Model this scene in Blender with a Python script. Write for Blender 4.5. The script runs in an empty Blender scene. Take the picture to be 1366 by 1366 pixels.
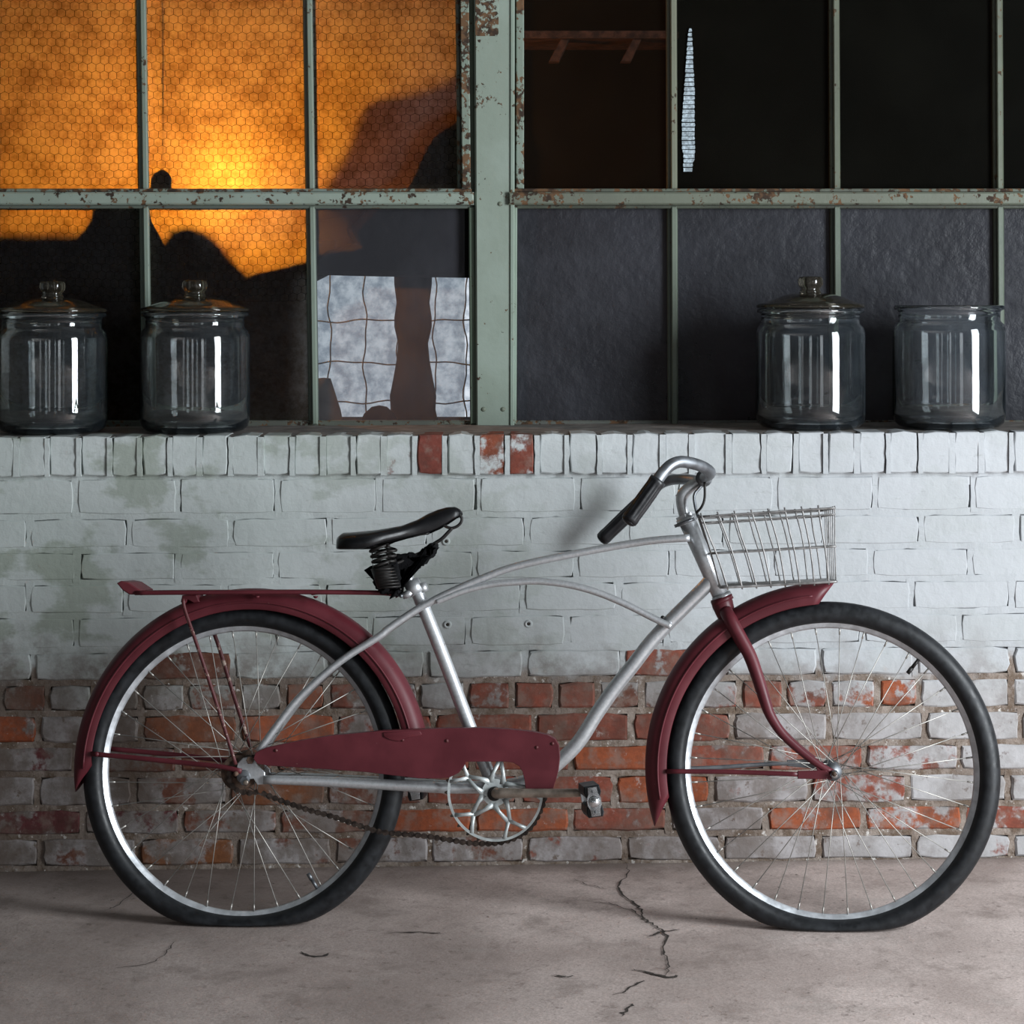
import bpy, math, random
from mathutils import Vector as V
random.seed(7)
sc = bpy.context.scene
COL = sc.collection
PI = math.pi
# ------------------------------------------------------------------ camera
FPX = 2684.0          # focal length in pixels of the 1366 frame
CAMZ, CAMD = 1.2345, 4.4
cam = bpy.data.cameras.new('camera'); camo = bpy.data.objects.new('camera', cam); COL.objects.link(camo)
camo.location = (0, -CAMD, CAMZ); camo.rotation_euler = (PI/2, 0, 0)
cam.sensor_width = 36; cam.lens = 36*FPX/1366; cam.shift_y = -(683-400)/1366
cam.clip_start = 0.05
sc.camera = camo
# ------------------------------------------------------------------ world, light, exposure
w = bpy.data.worlds.new('world'); sc.world = w; w.use_nodes = True
w.node_tree.nodes['Background'].inputs[0].default_value = (0.62, 0.72, 0.85, 1)
w.node_tree.nodes['Background'].inputs[1].default_value = 0.05
def area(name, loc, target, sx, sy, power, color=(0.89, 0.955, 1.0)):
    l = bpy.data.lights.new(name, 'AREA'); l.shape = 'RECTANGLE'; l.size = sx; l.size_y = sy
    l.energy = power; l.color = color
    o = bpy.data.objects.new(name, l); COL.objects.link(o); o.location = loc
    o.rotation_euler = (V(target)-V(loc)).to_track_quat('-Z', 'Y').to_euler()
    return o
# daylight through the doorway on the right and three tall windows behind the camera
area('daylight_doorway', (3.14, -2.4, 1.45), (0.0, -2.1, 1.2), 1.2, 2.3, 285)
area('daylight_window_right', (2.55, -6.9, 1.45), (2.55, 0, 1.45), 0.8, 2.5, 19)
area('daylight_window_middle', (-0.2, -6.9, 1.45), (-0.2, 0, 1.45), 0.45, 2.5, 8)
area('daylight_window_left', (-2.5, -6.9, 1.45), (-2.5, 0, 1.45), 0.45, 2.5, 4.5)
vs = sc.view_settings
vs.view_transform = 'Standard'; vs.look = 'None'; vs.gamma = 1; vs.exposure = 0.0; vs.use_curve_mapping = False
sc.cycles.use_denoising = True
sc.cycles.max_bounces = 10; sc.cycles.transmission_bounces = 10; sc.cycles.transparent_max_bounces = 16
sc.cycles.caustics_reflective = False; sc.cycles.caustics_refractive = False
sc.cycles.sample_clamp_indirect = 4.0

# ------------------------------------------------------------------ projection helpers (design drawing -> metres)
def W(px, py, Y):                                   # point on the upright plane at depth Y
    D = Y + CAMD
    return V(((px-683)*D/FPX, Y, CAMZ-(py-400)*D/FPX))
FA, FB = 0.014, -0.018
def floor_z(x, y): return FA*x + FB*y
def G(px, py, lift=0.0):                            # point on the floor
    rx, rz = (px-683)/FPX, -(py-400)/FPX
    # z = CAMZ + rz*t ; x = rx*t ; y = -CAMD + t
    t = (-CAMZ - FB*CAMD + 0.0)/(rz - FA*rx - FB)
    return V((rx*t, -CAMD+t, CAMZ+rz*t+lift))
# ------------------------------------------------------------------ mesh helpers
ORG = {}
def mk(name, verts, faces, mat, parent=None, smooth=True, origin=None, label=None, cat=None, group=None, kind=None, col=None):
    vs_ = [V(v) for v in verts]
    mn = V((min(v.x for v in vs_), min(v.y for v in vs_), min(v.z for v in vs_)))
    mx = V((max(v.x for v in vs_), max(v.y for v in vs_), max(v.z for v in vs_)))
    if origin is None:
        origin = (mn+mx)/2
        if parent is None: origin.z = mn.z
    me = bpy.data.meshes.new(name)
    me.from_pydata([v-origin for v in vs_], [], faces)
    me.validate()
    if smooth:
        me.polygons.foreach_set('use_smooth', [True]*len(me.polygons))
    me.materials.append(mat)
    me.update()
    o = bpy.data.objects.new(name, me); COL.objects.link(o)
    if parent is not None:
        o.parent = parent; o.location = origin - ORG[parent.name]
    else:
        o.location = origin
    ORG[o.name] = V(origin)
    props(o, label, cat, group, kind)
    if col: o.color = col
    return o
def props(o, label=None, cat=None, group=None, kind=None):
    if label: o['label'] = label
    if cat: o['category'] = cat
    if group: o['group'] = group
    if kind: o['kind'] = kind
def empty(name, loc, parent=None, label=None, cat=None, group=None, kind=None):
    o = bpy.data.objects.new(name, None); COL.objects.link(o); o.empty_display_size = 0.05
    if parent is not None:
        o.parent = parent; o.location = V(loc)-ORG[parent.name]
    else: o.location = loc
    ORG[o.name] = V(loc); props(o, label, cat, group, kind); return o
class MB:
    def __init__(s): s.v = []; s.f = []
    def add(s, vf):
        n = len(s.v); s.v += list(vf[0]); s.f += [tuple(i+n for i in f) for f in vf[1]]; return s
    def mk(s, name, mat, **k): return mk(name, s.v, s.f, mat, **k)
def recalc(o):
    import bmesh
    bm = bmesh.new(); bm.from_mesh(o.data); bmesh.ops.recalc_face_normals(bm, faces=bm.faces); bm.to_mesh(o.data); bm.free(); return o
def box(x0, x1, y0, y1, z0, z1):
    v = [(x0,y0,z0),(x1,y0,z0),(x1,y1,z0),(x0,y1,z0),(x0,y0,z1),(x1,y0,z1),(x1,y1,z1),(x0,y1,z1)]
    return v, [(0,3,2,1),(4,5,6,7),(0,1,5,4),(1,2,6,5),(2,3,7,6),(3,0,4,7)]
def bbox_bev(x0, x1, y0, y1, z0, z1, b):            # box with chamfered edges
    import bmesh
    bm = bmesh.new(); vv, ff = box(x0,x1,y0,y1,z0,z1)
    bvs = [bm.verts.new(v) for v in vv]
    for f in ff: bm.faces.new([bvs[i] for i in f])
    bmesh.ops.bevel(bm, geom=list(bm.edges), offset=b, segments=2, affect='EDGES')
    bm.verts.index_update()
    r = ([v.co.copy() for v in bm.verts], [tuple(v.index for v in f.verts) for f in bm.faces]); bm.free(); return r
def crom(pts, n=6):
    P = [V(p) for p in pts]
    if len(P) < 3: return P
    out = []
    for i in range(len(P)-1):
        p0 = P[i-1] if i > 0 else P[0]*2-P[1]
        p1, p2 = P[i], P[i+1]
        p3 = P[i+2] if i+2 < len(P) else P[-1]*2-P[-2]
        for k in range(n):
            t = k/n
            out.append(0.5*((2*p1)+(p2-p0)*t+(2*p0-5*p1+4*p2-p3)*t*t+(3*p1-p0-3*p2+p3)*t**3))
    out.append(P[-1]); return out
def tube(pts, r, seg=10, cap=True, flat=None):      # r number or list; flat=(axis, factor) squashes along axis
    P = [V(p) for p in pts]; n = len(P)
    R = r if isinstance(r, (list, tuple)) else [r]*n
    if len(R) != n: R = [R[0]+(R[-1]-R[0])*i/(n-1) for i in range(n)] if len(R) == 2 else [interp(R, i/(n-1)) for i in range(n)]
    T = []
    for i in range(n):
        a = P[max(i-1,0)]; b = P[min(i+1,n-1)]; d = b-a
        T.append(d.normalized() if d.length > 1e-9 else V((0,0,1)))
    ref = V((0,1,0)) if abs(T[0].y) < 0.9 else V((0,0,1))
    N = (ref - T[0]*ref.dot(T[0])).normalized()
    v = []; f = []
    for i in range(n):
        N = (N - T[i]*N.dot(T[i])).normalized(); Bn = T[i].cross(N)
        for k in range(seg):
            a = 2*PI*k/seg
            d = N*math.cos(a)+Bn*math.sin(a)
            if flat: d = d - flat[0]*(d.dot(flat[0]))*(1-flat[1])
            v.append(P[i]+d*R[i])
    for i in range(n-1):
        for k in range(seg):
            a, b = i*seg+k, i*seg+(k+1)%seg
            f.append((a, b, b+seg, a+seg))
    if cap:
        f.append(tuple(range(seg-1,-1,-1))); f.append(tuple((n-1)*seg+k for k in range(seg)))
    return v, f
def interp(L, t):
    x = t*(len(L)-1); i = min(int(x), len(L)-2); return L[i]+(L[i+1]-L[i])*(x-i)
def lathe(profile, c, ax, e1, seg=48, a0=0, a1=2*PI):   # profile (r, h) about axis ax at c
    ax = V(ax).normalized(); e1 = V(e1).normalized(); e2 = ax.cross(e1)
    full = abs(a1-a0-2*PI) < 1e-6; cnt = seg if full else seg+1
    v = []; f = []; m = len(profile)
    for k in range(cnt):
        a = a0+(a1-a0)*k/seg; d = e1*math.cos(a)+e2*math.sin(a)
        for (r, h) in profile: v.append(V(c)+d*r+ax*h)
    for k in range(seg):
        k2 = (k+1) % cnt if full else k+1
        for j in range(m-1):
            f.append((k*m+j, k2*m+j, k2*m+j+1, k*m+j+1))
    return v, f
def lathe_ring(profile, c, ax, e1, seg=64, a0=0, a1=2*PI):  # closed profile swept (torus like)
    m = len(profile)
    v, f = lathe(list(profile), c, ax, e1, seg, a0, a1)
    full = abs(a1-a0-2*PI) < 1e-6; cnt = seg if full else seg+1
    for k in range(seg):
        k2 = (k+1) % cnt if full else k+1
        f.append((k*m+m-1, k2*m+m-1, k2*m, k*m))
    if not full:
        f.append(tuple(range(m))); f.append(tuple((cnt-1)*m+j for j in range(m-1,-1,-1)))
    return v, f
def inset2(pts, b, nrm):
    n = len(pts); out = []
    area2 = V((0,0,0))
    for i in range(n): area2 += pts[i].cross(pts[(i+1)%n])
    sgn = 1 if area2.dot(nrm) > 0 else -1
    for i in range(n):
        a, p, q = pts[i-1], pts[i], pts[(i+1)%n]
        d1 = (p-a).normalized(); d2 = (q-p).normalized()
        n1 = nrm.cross(d1)*sgn; n2 = nrm.cross(d2)*sgn
        m = n1+n2
        m = m/max(m.length_squared/2, 0.5) if m.length > 1e-6 else n1
        out.append(p+m*b)
    return out
def prism(pts, nrm, depth, b=0.0, steps=1):         # outline at pts extruded by -nrm*depth, edges rounded by b
    pts = [V(p) for p in pts]; nrm = V(nrm).normalized(); rings = []
    if b > 0:
        for s in range(steps+1):
            a = PI/2*s/steps
            rings.append([p - nrm*(b*(1-math.sin(a))) for p in inset2(pts, b*(1-math.cos(a)), nrm)] if False else
                         [p - nrm*(b*(1-math.cos(a))) for p in inset2(pts, b*(1-math.sin(a)), nrm)])
        for s in range(steps+1):
            a = PI/2*s/steps
            rings.append([p - nrm*(depth-b*(1-math.sin(a))) if False else p - nrm*(depth-b+b*math.sin(a)) for p in inset2(pts, b*(1-math.cos(a)), nrm)])
    else:
        rings = [pts, [p-nrm*depth for p in pts]]
    n = len(pts); v = [p for r in rings for p in r]; f = [tuple(range(n))]
    for k in range(len(rings)-1):
        for i in range(n):
            a, c = k*n+i, k*n+(i+1)%n
            f.append((a, a+n, c+n, c))
    f.append(tuple((len(rings)-1)*n+i for i in range(n-1,-1,-1)))
    return v, f
def dome(c, ax, r, h, seg=14, rings=4):
    pr = [(r*math.cos(PI/2*i/rings), h*math.sin(PI/2*i/rings)) for i in range(rings)]+[(0.0001, h)]
    e = V((1,0,0)) if abs(V(ax).normalized().x) < .9 else V((0,0,1))
    e = (e-V(ax).normalized()*e.dot(V(ax).normalized()))
    return lathe([(0.0001,0)]+pr, c, ax, e, seg)
def disc_cyl(c, ax, r, h, seg=20, b=0.001):
    e = V((1,0,0)) if abs(V(ax).normalized().x) < .9 else V((0,0,1))
    e = (e-V(ax).normalized()*e.dot(V(ax).normalized()))
    return lathe([(0.0001,0),(r-b,0),(r,b),(r,h-b),(r-b,h),(0.0001,h)], c, ax, e, seg)
# ------------------------------------------------------------------ material helper
class NT:
    def __init__(s, name):
        s.m = bpy.data.materials.new(name); s.m.use_nodes = True; s.t = s.m.node_tree
        s.b = s.t.nodes['Principled BSDF']; s.out = s.t.nodes['Material Output']
    def n(s, typ, **k):
        nd = s.t.nodes.new(typ)
        for a, b in k.items(): setattr(nd, a, b)
        return nd
    def link(s, a, b): s.t.links.new(a, b)
    def put(s, sock, val):
        if hasattr(val, 'is_linked') or isinstance(val, bpy.types.NodeSocket): s.link(val, sock)
        else: sock.default_value = val
    def pos(s): return s.n('ShaderNodeNewGeometry').outputs['Position']
    def noise(s, scale, detail=4, rough=0.55, vec=None, dist=0.0, sx=None):
        nd = s.n('ShaderNodeTexNoise'); nd.inputs['Scale'].default_value = scale; nd.inputs['Detail'].default_value = detail
        nd.inputs['Roughness'].default_value = rough; nd.inputs['Distortion'].default_value = dist
        vec = vec if vec is not None else s.pos()
        if sx:
            mp = s.n('ShaderNodeMapping'); mp.inputs['Scale'].default_value = sx; s.link(vec, mp.inputs[0]); vec = mp.outputs[0]
        s.link(vec, nd.inputs['Vector']); return nd.outputs['Fac']
    def math(s, op, a, b=0.0, clamp=False):
        nd = s.n('ShaderNodeMath', operation=op); nd.use_clamp = clamp; s.put(nd.inputs[0], a); s.put(nd.inputs[1], b); return nd.outputs[0]
    def ramp(s, val, lo, hi, a=0.0, b=1.0, smooth=True):
        nd = s.n('ShaderNodeMapRange'); nd.interpolation_type = 'SMOOTHSTEP' if smooth else 'LINEAR'; nd.clamp = True
        s.put(nd.inputs[0], val); nd.inputs[1].default_value = lo; nd.inputs[2].default_value = hi
        s.put(nd.inputs[3], a); s.put(nd.inputs[4], b); return nd.outputs[0]
    def mix(s, fac, a, b, mode='MIX'):
        nd = s.n('ShaderNodeMix', data_type='RGBA', blend_type=mode); s.put(nd.inputs[0], fac)
        for i, x in ((6, a), (7, b)):
            if isinstance(x, (tuple, list)): nd.inputs[i].default_value = (*x[:3], 1)
            else: s.link(x, nd.inputs[i])
        return nd.outputs[2]
    def bump(s, h, strength, dist, normal=None):
        nd = s.n('ShaderNodeBump'); s.put(nd.inputs['Strength'], strength); nd.inputs['Distance'].default_value = dist
        s.link(h, nd.inputs['Height'])
        if normal is not None: s.link(normal, nd.inputs['Normal'])
        return nd.outputs[0]
    def set(s, **k):
        for a, b in k.items():
            nm = {'color':'Base Color','rough':'Roughness','metal':'Metallic','normal':'Normal','spec':'Specular IOR Level','trans':'Transmission Weight','ior':'IOR','coat':'Coat Weight','sub':'Subsurface Weight','alpha':'Alpha'}[a]
            sk = s.b.inputs[nm]
            if isinstance(b, (tuple, list)): sk.default_value = (*b[:3], 1)
            else: s.put(sk, b)
        return s
def xyz(n):
    sep = n.n('ShaderNodeSeparateXYZ'); n.link(n.pos(), sep.inputs[0]); return sep.outputs
def simple(name, color, rough=0.5, metal=0.0, spec=0.5, var=0.25, scale=30, bump=0.15, bd=0.0006):
    n = NT(name); h = n.noise(scale, 5)
    c = n.mix(n.ramp(h, 0.3, 0.75), tuple(x*(1-var) for x in color), tuple(min(1, x*(1+var)) for x in color))
    n.set(color=c, rough=n.ramp(h, 0.3, 0.7, max(0, rough-0.08), min(1, rough+0.08)), metal=metal, spec=spec)
    if bump: n.set(normal=n.bump(n.noise(scale*4, 4), bump, bd))
    return n.m
# ---- masonry
def paint_color(n, p):
    X, Y, Z = xyz(n)
    base = n.mix(n.ramp(n.noise(2.2, 3), 0.35, 0.65), (0.45, 0.49, 0.475), (0.55, 0.585, 0.58))
    base = n.mix(n.math('MULTIPLY', n.ramp(X, -0.7, 0.9, 0.0, 1.0), 0.7), base, (0.44, 0.445, 0.475))  # paint toned down towards the right to even out the light falloff
    # mildew, stronger on the left
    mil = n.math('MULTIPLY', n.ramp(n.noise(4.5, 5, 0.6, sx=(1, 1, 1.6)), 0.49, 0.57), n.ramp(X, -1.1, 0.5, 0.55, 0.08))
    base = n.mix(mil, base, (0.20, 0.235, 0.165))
    # dust and lime bloom low down
    lowf = n.ramp(n.math('ADD', Z, n.math('MULTIPLY', n.math('SUBTRACT', n.noise(6, 4), 0.5), 0.30)), 0.30, 0.50, 1.0, 0.0)
    lowf = n.math('MULTIPLY', lowf, n.ramp(X, 0.5, 1.1, 1.0, 0.75))
    low = n.mix(n.ramp(n.noise(14, 6, 0.65), 0.4, 0.62), (0.17, 0.135, 0.12), (0.36, 0.325, 0.325))
    low = n.mix(n.ramp(X, 0.4, 1.0, 0.0, 0.55), low, (0.52, 0.50, 0.50))
    low = n.mix(n.ramp(n.noise(34, 5, 0.7), 0.58, 0.66), low, (0.13, 0.085, 0.065))
    base = n.mix(n.math('MULTIPLY', lowf, 0.9), base, low)
    scr = n.ramp(n.noise(55, 5, 0.7, sx=(0.35, 1, 1.4)), 0.60, 0.72)
    base = n.mix(n.math('MULTIPLY', scr, 0.35), base, (0.25, 0.26, 0.24))
    return base
def grime(n, col):                                  # soot, dust and lime lying alike over bricks and joints low on the wall
    X, Y, Z = xyz(n)
    z = n.ramp(n.math('ADD', Z, n.math('MULTIPLY', n.math('SUBTRACT', n.noise(4, 4), 0.5), 0.25)), 0.40, 0.58, 1.0, 0.0)
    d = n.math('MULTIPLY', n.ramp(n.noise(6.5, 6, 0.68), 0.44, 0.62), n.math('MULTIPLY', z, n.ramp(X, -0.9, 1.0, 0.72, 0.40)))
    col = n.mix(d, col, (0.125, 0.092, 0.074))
    l = n.math('MULTIPLY', n.ramp(n.noise(30, 6, 0.72), 0.60, 0.68), n.math('MULTIPLY', z, 0.55))
    return n.mix(l, col, (0.46, 0.42, 0.40))
def make_brick():
    n = NT('painted_brick')
    oi = n.n('ShaderNodeObjectInfo')
    p = oi.outputs['Alpha']
    nz = n.math('ADD', n.math('MULTIPLY', n.noise(13, 5, 0.6), 0.75), n.math('MULTIPLY', n.noise(60, 4, 0.65), 0.25))
    sp = n.math('ADD', nz, n.math('MULTIPLY', n.math('SUBTRACT', p, 0.5), 0.62))
    mask = n.ramp(sp, 0.455, 0.55)
    fine = n.noise(90, 5, 0.7)
    red = n.mix(n.ramp(fine, 0.3, 0.7), n.mix(0.35, oi.outputs['Color'], (0.05, 0.02, 0.015)), oi.outputs['Color'])
    red = n.mix(n.math('MULTIPLY', n.ramp(n.noise(24, 5, 0.65), 0.46, 0.66), 0.60), red, (0.25, 0.185, 0.155))
    red = n.mix(n.math('MULTIPLY', n.ramp(n.noise(9, 4), 0.5, 0.66), 0.5), red, (0.075, 0.04, 0.032))
    col = n.mix(mask, red, paint_color(n, p))
    h = n.math('ADD', n.math('MULTIPLY', n.noise(28, 6, 0.6), 1.0), n.math('MULTIPLY', mask, 0.12))
    col = grime(n, col)
    n.set(color=col, rough=n.ramp(mask, 0, 1, 0.92, 0.66), spec=0.3, normal=n.bump(h, 0.55, 0.005))
    return n.m
def make_mortar():
    n = NT('old_mortar')
    X, Y, Z = xyz(n)
    zz = n.math('ADD', Z, n.math('MULTIPLY', n.math('SUBTRACT', n.noise(5, 5, 0.65), 0.5), 0.34))
    painted = n.ramp(zz, 0.40, 0.46)
    sand = n.mix(n.ramp(n.noise(26, 6, 0.7), 0.38, 0.62), (0.16, 0.115, 0.085), (0.36, 0.30, 0.26))
    sand = n.mix(n.ramp(n.noise(70, 4, 0.6), 0.62, 0.68), sand, (0.66, 0.62, 0.58))
    col = n.mix(painted, sand, paint_color(n, None))
    col = grime(n, col)
    n.set(color=col, rough=0.9, spec=0.2, normal=n.bump(n.noise(60, 6, 0.7), n.ramp(painted, 0, 1, 0.9, 0.35), 0.006))
    return n.m
M_BRICK = make_brick(); M_MORTAR = make_mortar()
def make_floor():
    n = NT('worn_concrete')
    X, Y, Z = xyz(n)
    a = n.noise(2.3, 5, 0.6, dist=0.4); b = n.noise(9, 7, 0.7); c = n.noise(60, 6, 0.75)
    col = n.mix(n.ramp(a, 0.36, 0.64), (0.44, 0.355, 0.325), (0.66, 0.55, 0.51))
    col = n.mix(n.math('MULTIPLY', n.ramp(b, 0.48, 0.68), 0.6), col, (0.26, 0.205, 0.182))
    col = n.mix(n.math('MULTIPLY', n.ramp(n.noise(5, 5, 0.65, sx=(1, 2.2, 1)), 0.56, 0.68), 0.4), col, (0.46, 0.40, 0.37))
    left_shade = n.ramp(n.math('ADD', n.math('MULTIPLY', X, 0.30), n.math('MULTIPLY', n.math('SUBTRACT', n.noise(1.6, 5, 0.6), 0.5), 1.1)), -0.42, 0.22, 0.52, 0.0)
    col = n.mix(left_shade, col, (0.135, 0.112, 0.103))     # weaker light on the left put into the colour, broken by noise
    col = n.mix(n.math('MULTIPLY', n.ramp(n.noise(24, 6, 0.75), 0.58, 0.68), 0.5), col, (0.14, 0.105, 0.09))
    g = n.noise(190, 3, 0.7)
    col = n.mix(n.math('MULTIPLY', n.ramp(g, 0.35, 0.65, 1.0, 0.0), 0.35), col, (0.20, 0.155, 0.13))
    col = n.mix(n.ramp(c, 0.62, 0.70), col, (0.10, 0.075, 0.06))
    col = n.mix(n.ramp(c, 0.36, 0.28), col, (0.50, 0.44, 0.41))
    # dirt swept against the foot of the wall
    dirt = n.ramp(n.math('ADD', Y, n.math('MULTIPLY', n.noise(7, 4), 0.16)), 0.0, 0.10)
    col = n.mix(n.math('MULTIPLY', dirt, 0.6), col, (0.15, 0.115, 0.095))
    h = n.math('ADD', n.math('MULTIPLY', b, 0.7), n.math('MULTIPLY', c, 0.35))
    n.set(color=col, rough=n.ramp(b, 0.3, 0.7, 0.55, 0.8), spec=0.35, normal=n.bump(h, 0.5, 0.006))
    return n.m
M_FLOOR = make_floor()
M_CRACK = simple('crack_dirt', (0.035, 0.027, 0.022), 0.95, scale=80)
M_SILL = simple('dusty_sill', (0.20, 0.18, 0.165), 0.85, scale=22, var=0.4, bump=0.5, bd=0.003)
M_PLASTER = simple('grey_plaster', (0.10, 0.10, 0.098), 0.9, scale=4)
M_DARKWALL = simple('sooty_wall', (0.014, 0.011, 0.009), 0.9, scale=6)
M_HAIRLINE = M_CRACK
def make_steel():                                   # painted steel sash, rust amount in the object's alpha
    n = NT('rusty_green_paint'); oi = n.n('ShaderNodeObjectInfo')
    nz = n.math('ADD', n.math('MULTIPLY', n.noise(75, 5, 0.6), 0.6), n.math('MULTIPLY', n.noise(14, 4, 0.6), 0.4))
    m = n.ramp(n.math('ADD', nz, n.math('MULTIPLY', n.math('SUBTRACT', oi.outputs['Alpha'], 0.5), 0.36)), 0.535, 0.57)
    paint = n.mix(n.ramp(n.noise(7, 5), 0.35, 0.65), oi.outputs['Color'], n.mix(0.30, oi.outputs['Color'], (0.16, 0.19, 0.14)))
    rust = n.mix(n.ramp(n.noise(40, 4), 0.4, 0.6), (0.035, 0.022, 0.015), (0.13, 0.07, 0.035))
    n.set(color=n.mix(m, paint, rust), rough=n.ramp(m, 0, 1, 0.5, 0.9), spec=0.35, normal=n.bump(n.math('SUBTRACT', n.noise(50, 4), m), 0.4, 0.002))
    return n.m
M_STEEL = make_steel()
# ---- glass
def make_pane(name, transp, transl, dust, dustmix, tcol=(0.95, 0.9, 0.85), bumps=0.5, bscale=30, rough=0.3, spec=0.3):
    n = NT(name)
    h = n.noise(bscale, 4, 0.6)
    nrm = n.bump(h, bumps, 0.01)
    dcol = n.mix(n.ramp(n.noise(5, 5, 0.6), 0.35, 0.7), tuple(x*0.8 for x in dust), tuple(x*1.2 for x in dust))
    n.set(color=dcol, rough=n.ramp(n.noise(8, 4), 0.3, 0.7, rough-0.1, rough+0.15), spec=spec, normal=nrm)
    tl = n.n('ShaderNodeBsdfTranslucent'); n.put(tl.inputs[0], n.mix(n.ramp(n.math('ADD', n.math('MULTIPLY', n.noise(13, 6, 0.7), 0.6), n.math('MULTIPLY', n.noise(70, 4, 0.7), 0.4)), 0.36, 0.62), (tcol[0]*0.48, tcol[1]*0.40, tcol[2]*0.3), tcol))
    tp = n.n('ShaderNodeBsdfTransparent'); tp.inputs[0].default_value = (0.85, 0.9, 0.92, 1)
    rf = n.n('ShaderNodeBsdfRefraction'); rf.inputs['Roughness'].default_value = 0.75; n.link(nrm, rf.inputs['Normal']); rf.inputs['IOR'].default_value = 1.45
    rf.inputs['Color'].default_value = (0.9, 0.85, 0.8, 1)
    m0 = n.n('ShaderNodeMixShader'); m0.inputs[0].default_value = 0.05; n.link(tl.outputs[0], m0.inputs[1]); n.link(rf.outputs[0], m0.inputs[2])
    m1 = n.n('ShaderNodeMixShader'); m1.inputs[0].default_value = transl/max(1e-6, transl+transp)
    n.link(tp.outputs[0], m1.inputs[1]); n.link(m0.outputs[0], m1.inputs[2])
    m2 = n.n('ShaderNodeMixShader'); m2.inputs[0].default_value = dustmix
    n.link(m1.outputs[0], m2.inputs[1]); n.link(n.b.outputs[0], m2.inputs[2]); n.link(m2.outputs[0], n.out.inputs[0])
    return n.m
M_PANE_ORANGE = make_pane('frosted_wired_glass', 0.0, 1.0, (0.10, 0.10, 0.115), 0.05)
M_PANE_CLEAR = make_pane('rippled_clear_glass', 0.84, 0.16, (0.09, 0.09, 0.105), 0.32, bumps=0.3)
M_PANE_BROKEN = make_pane('smoky_clear_glass', 1.0, 0.02, (0.03, 0.025, 0.018), 0.08, bumps=0.05, rough=0.2, spec=0.05)
M_PANE_DARK = make_pane('dirty_dark_glass', 0.6, 0.02, (0.004, 0.004, 0.003), 0.75, bumps=0.12, bscale=8, rough=0.5, spec=0.015)
M_PANE_GREY = make_pane('dusty_hammered_glass', 0.5, 0.04, (0.034, 0.035, 0.042), 0.85, bumps=0.5, bscale=32, rough=0.45, spec=0.15)
def make_glass(name, color, rough=0.0, dust=(0.45, 0.58, 0.70), dm=0.015):
    n = NT(name); n.set(color=color, rough=n.ramp(n.noise(30, 3), 0.4, 0.8, rough, rough+0.05), trans=1.0, ior=1.48, spec=0.5)
    df = n.n('ShaderNodeBsdfDiffuse'); df.inputs[0].default_value = (*dust, 1)
    m = n.n('ShaderNodeMixShader'); n.put(m.inputs[0], n.ramp(n.noise(20, 5), 0.3, 0.7, 0.7*dm, 1.3*dm)); n.link(n.b.outputs[0], m.inputs[1]); n.link(df.outputs[0], m.inputs[2]); n.link(m.outputs[0], n.out.inputs[0])
    return n.m
M_GLASS = make_glass('jar_glass', (0.93, 0.97, 0.98))
M_LIDGLASS = make_glass('smoky_lid_glass', (0.33, 0.30, 0.24), 0.06, (0.2, 0.17, 0.12), 0.06)
# ---- bicycle
def make_silver():
    n = NT('silver_paint'); h = n.noise(140, 4, 0.7); g = n.noise(9, 4)
    c = n.mix(n.ramp(h, 0.35, 0.65), (0.52, 0.53, 0.545), (0.62, 0.63, 0.65))
    c = n.mix(n.math('MULTIPLY', n.ramp(n.noise(45, 5, 0.7), 0.66, 0.74), 0.6), c, (0.20, 0.155, 0.12))
    n.set(color=c, metal=0.7, rough=n.ramp(g, 0.3, 0.7, 0.34, 0.44), normal=n.bump(h, 0.06, 0.0004)); return n.m
M_SILVER = make_silver()
def make_maroon():
    n = NT('maroon_paint'); g = n.noise(12, 5)
    c = n.mix(n.ramp(g, 0.35, 0.65), (0.080, 0.0125, 0.018), (0.110, 0.018, 0.025))
    c = n.mix(n.ramp(n.noise(110, 5, 0.7), 0.70, 0.76), c, (0.24, 0.16, 0.14))
    n.set(color=c, rough=n.ramp(g, 0.3, 0.7, 0.40, 0.54), spec=0.32, normal=n.bump(n.noise(90, 3), 0.06, 0.001)); return n.m
M_MAROON = make_maroon()
def make_rustbar():
    n = NT('maroon_rod_flecked'); c = n.mix(n.ramp(n.noise(60, 5, 0.7), 0.56, 0.62), (0.085, 0.018, 0.02), (0.36, 0.27, 0.22))
    n.set(color=c, rough=0.5, spec=0.4); return n.m
M_ROD = make_rustbar()
M_TIRE = simple('tire_rubber', (0.011, 0.012, 0.014), 0.48, scale=60, var=0.4, bump=0.25, spec=0.35)
M_GRIP = simple('grip_rubber', (0.010, 0.010, 0.012), 0.4, scale=60, bump=0.1)
M_LEATHER = simple('saddle_leather', (0.006, 0.006, 0.007), 0.36, scale=40, bump=0.2, spec=0.28)
M_CLOTH = simple('black_padding', (0.008, 0.008, 0.009), 0.95, scale=120, bump=0.8, bd=0.004, spec=0.1)
M_BLACKMETAL = simple('black_metal', (0.02, 0.018, 0.017), 0.5, metal=0.4, scale=50)
M_RIM = simple('aluminium_rim', (0.62, 0.64, 0.67), 0.38, metal=0.6, scale=50, var=0.18, bump=0.1)
M_SPOKE = simple('spoke_steel', (0.42, 0.40, 0.37), 0.45, metal=0.6, scale=30)
M_CHROME = simple('chrome', (0.70, 0.70, 0.71), 0.18, metal=1.0, scale=25, var=0.1, bump=0.05)
M_DULLCHROME = simple('dull_chrome', (0.20, 0.21, 0.225), 0.46, metal=0.85, scale=40, var=0.2)
M_CRANK = simple('tarnished_steel', (0.36, 0.30, 0.25), 0.42, metal=0.7, scale=35, var=0.4)
M_RUST = simple('rusty_steel', (0.10, 0.060, 0.042), 0.75, metal=0.3, scale=70, var=0.6)
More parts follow.
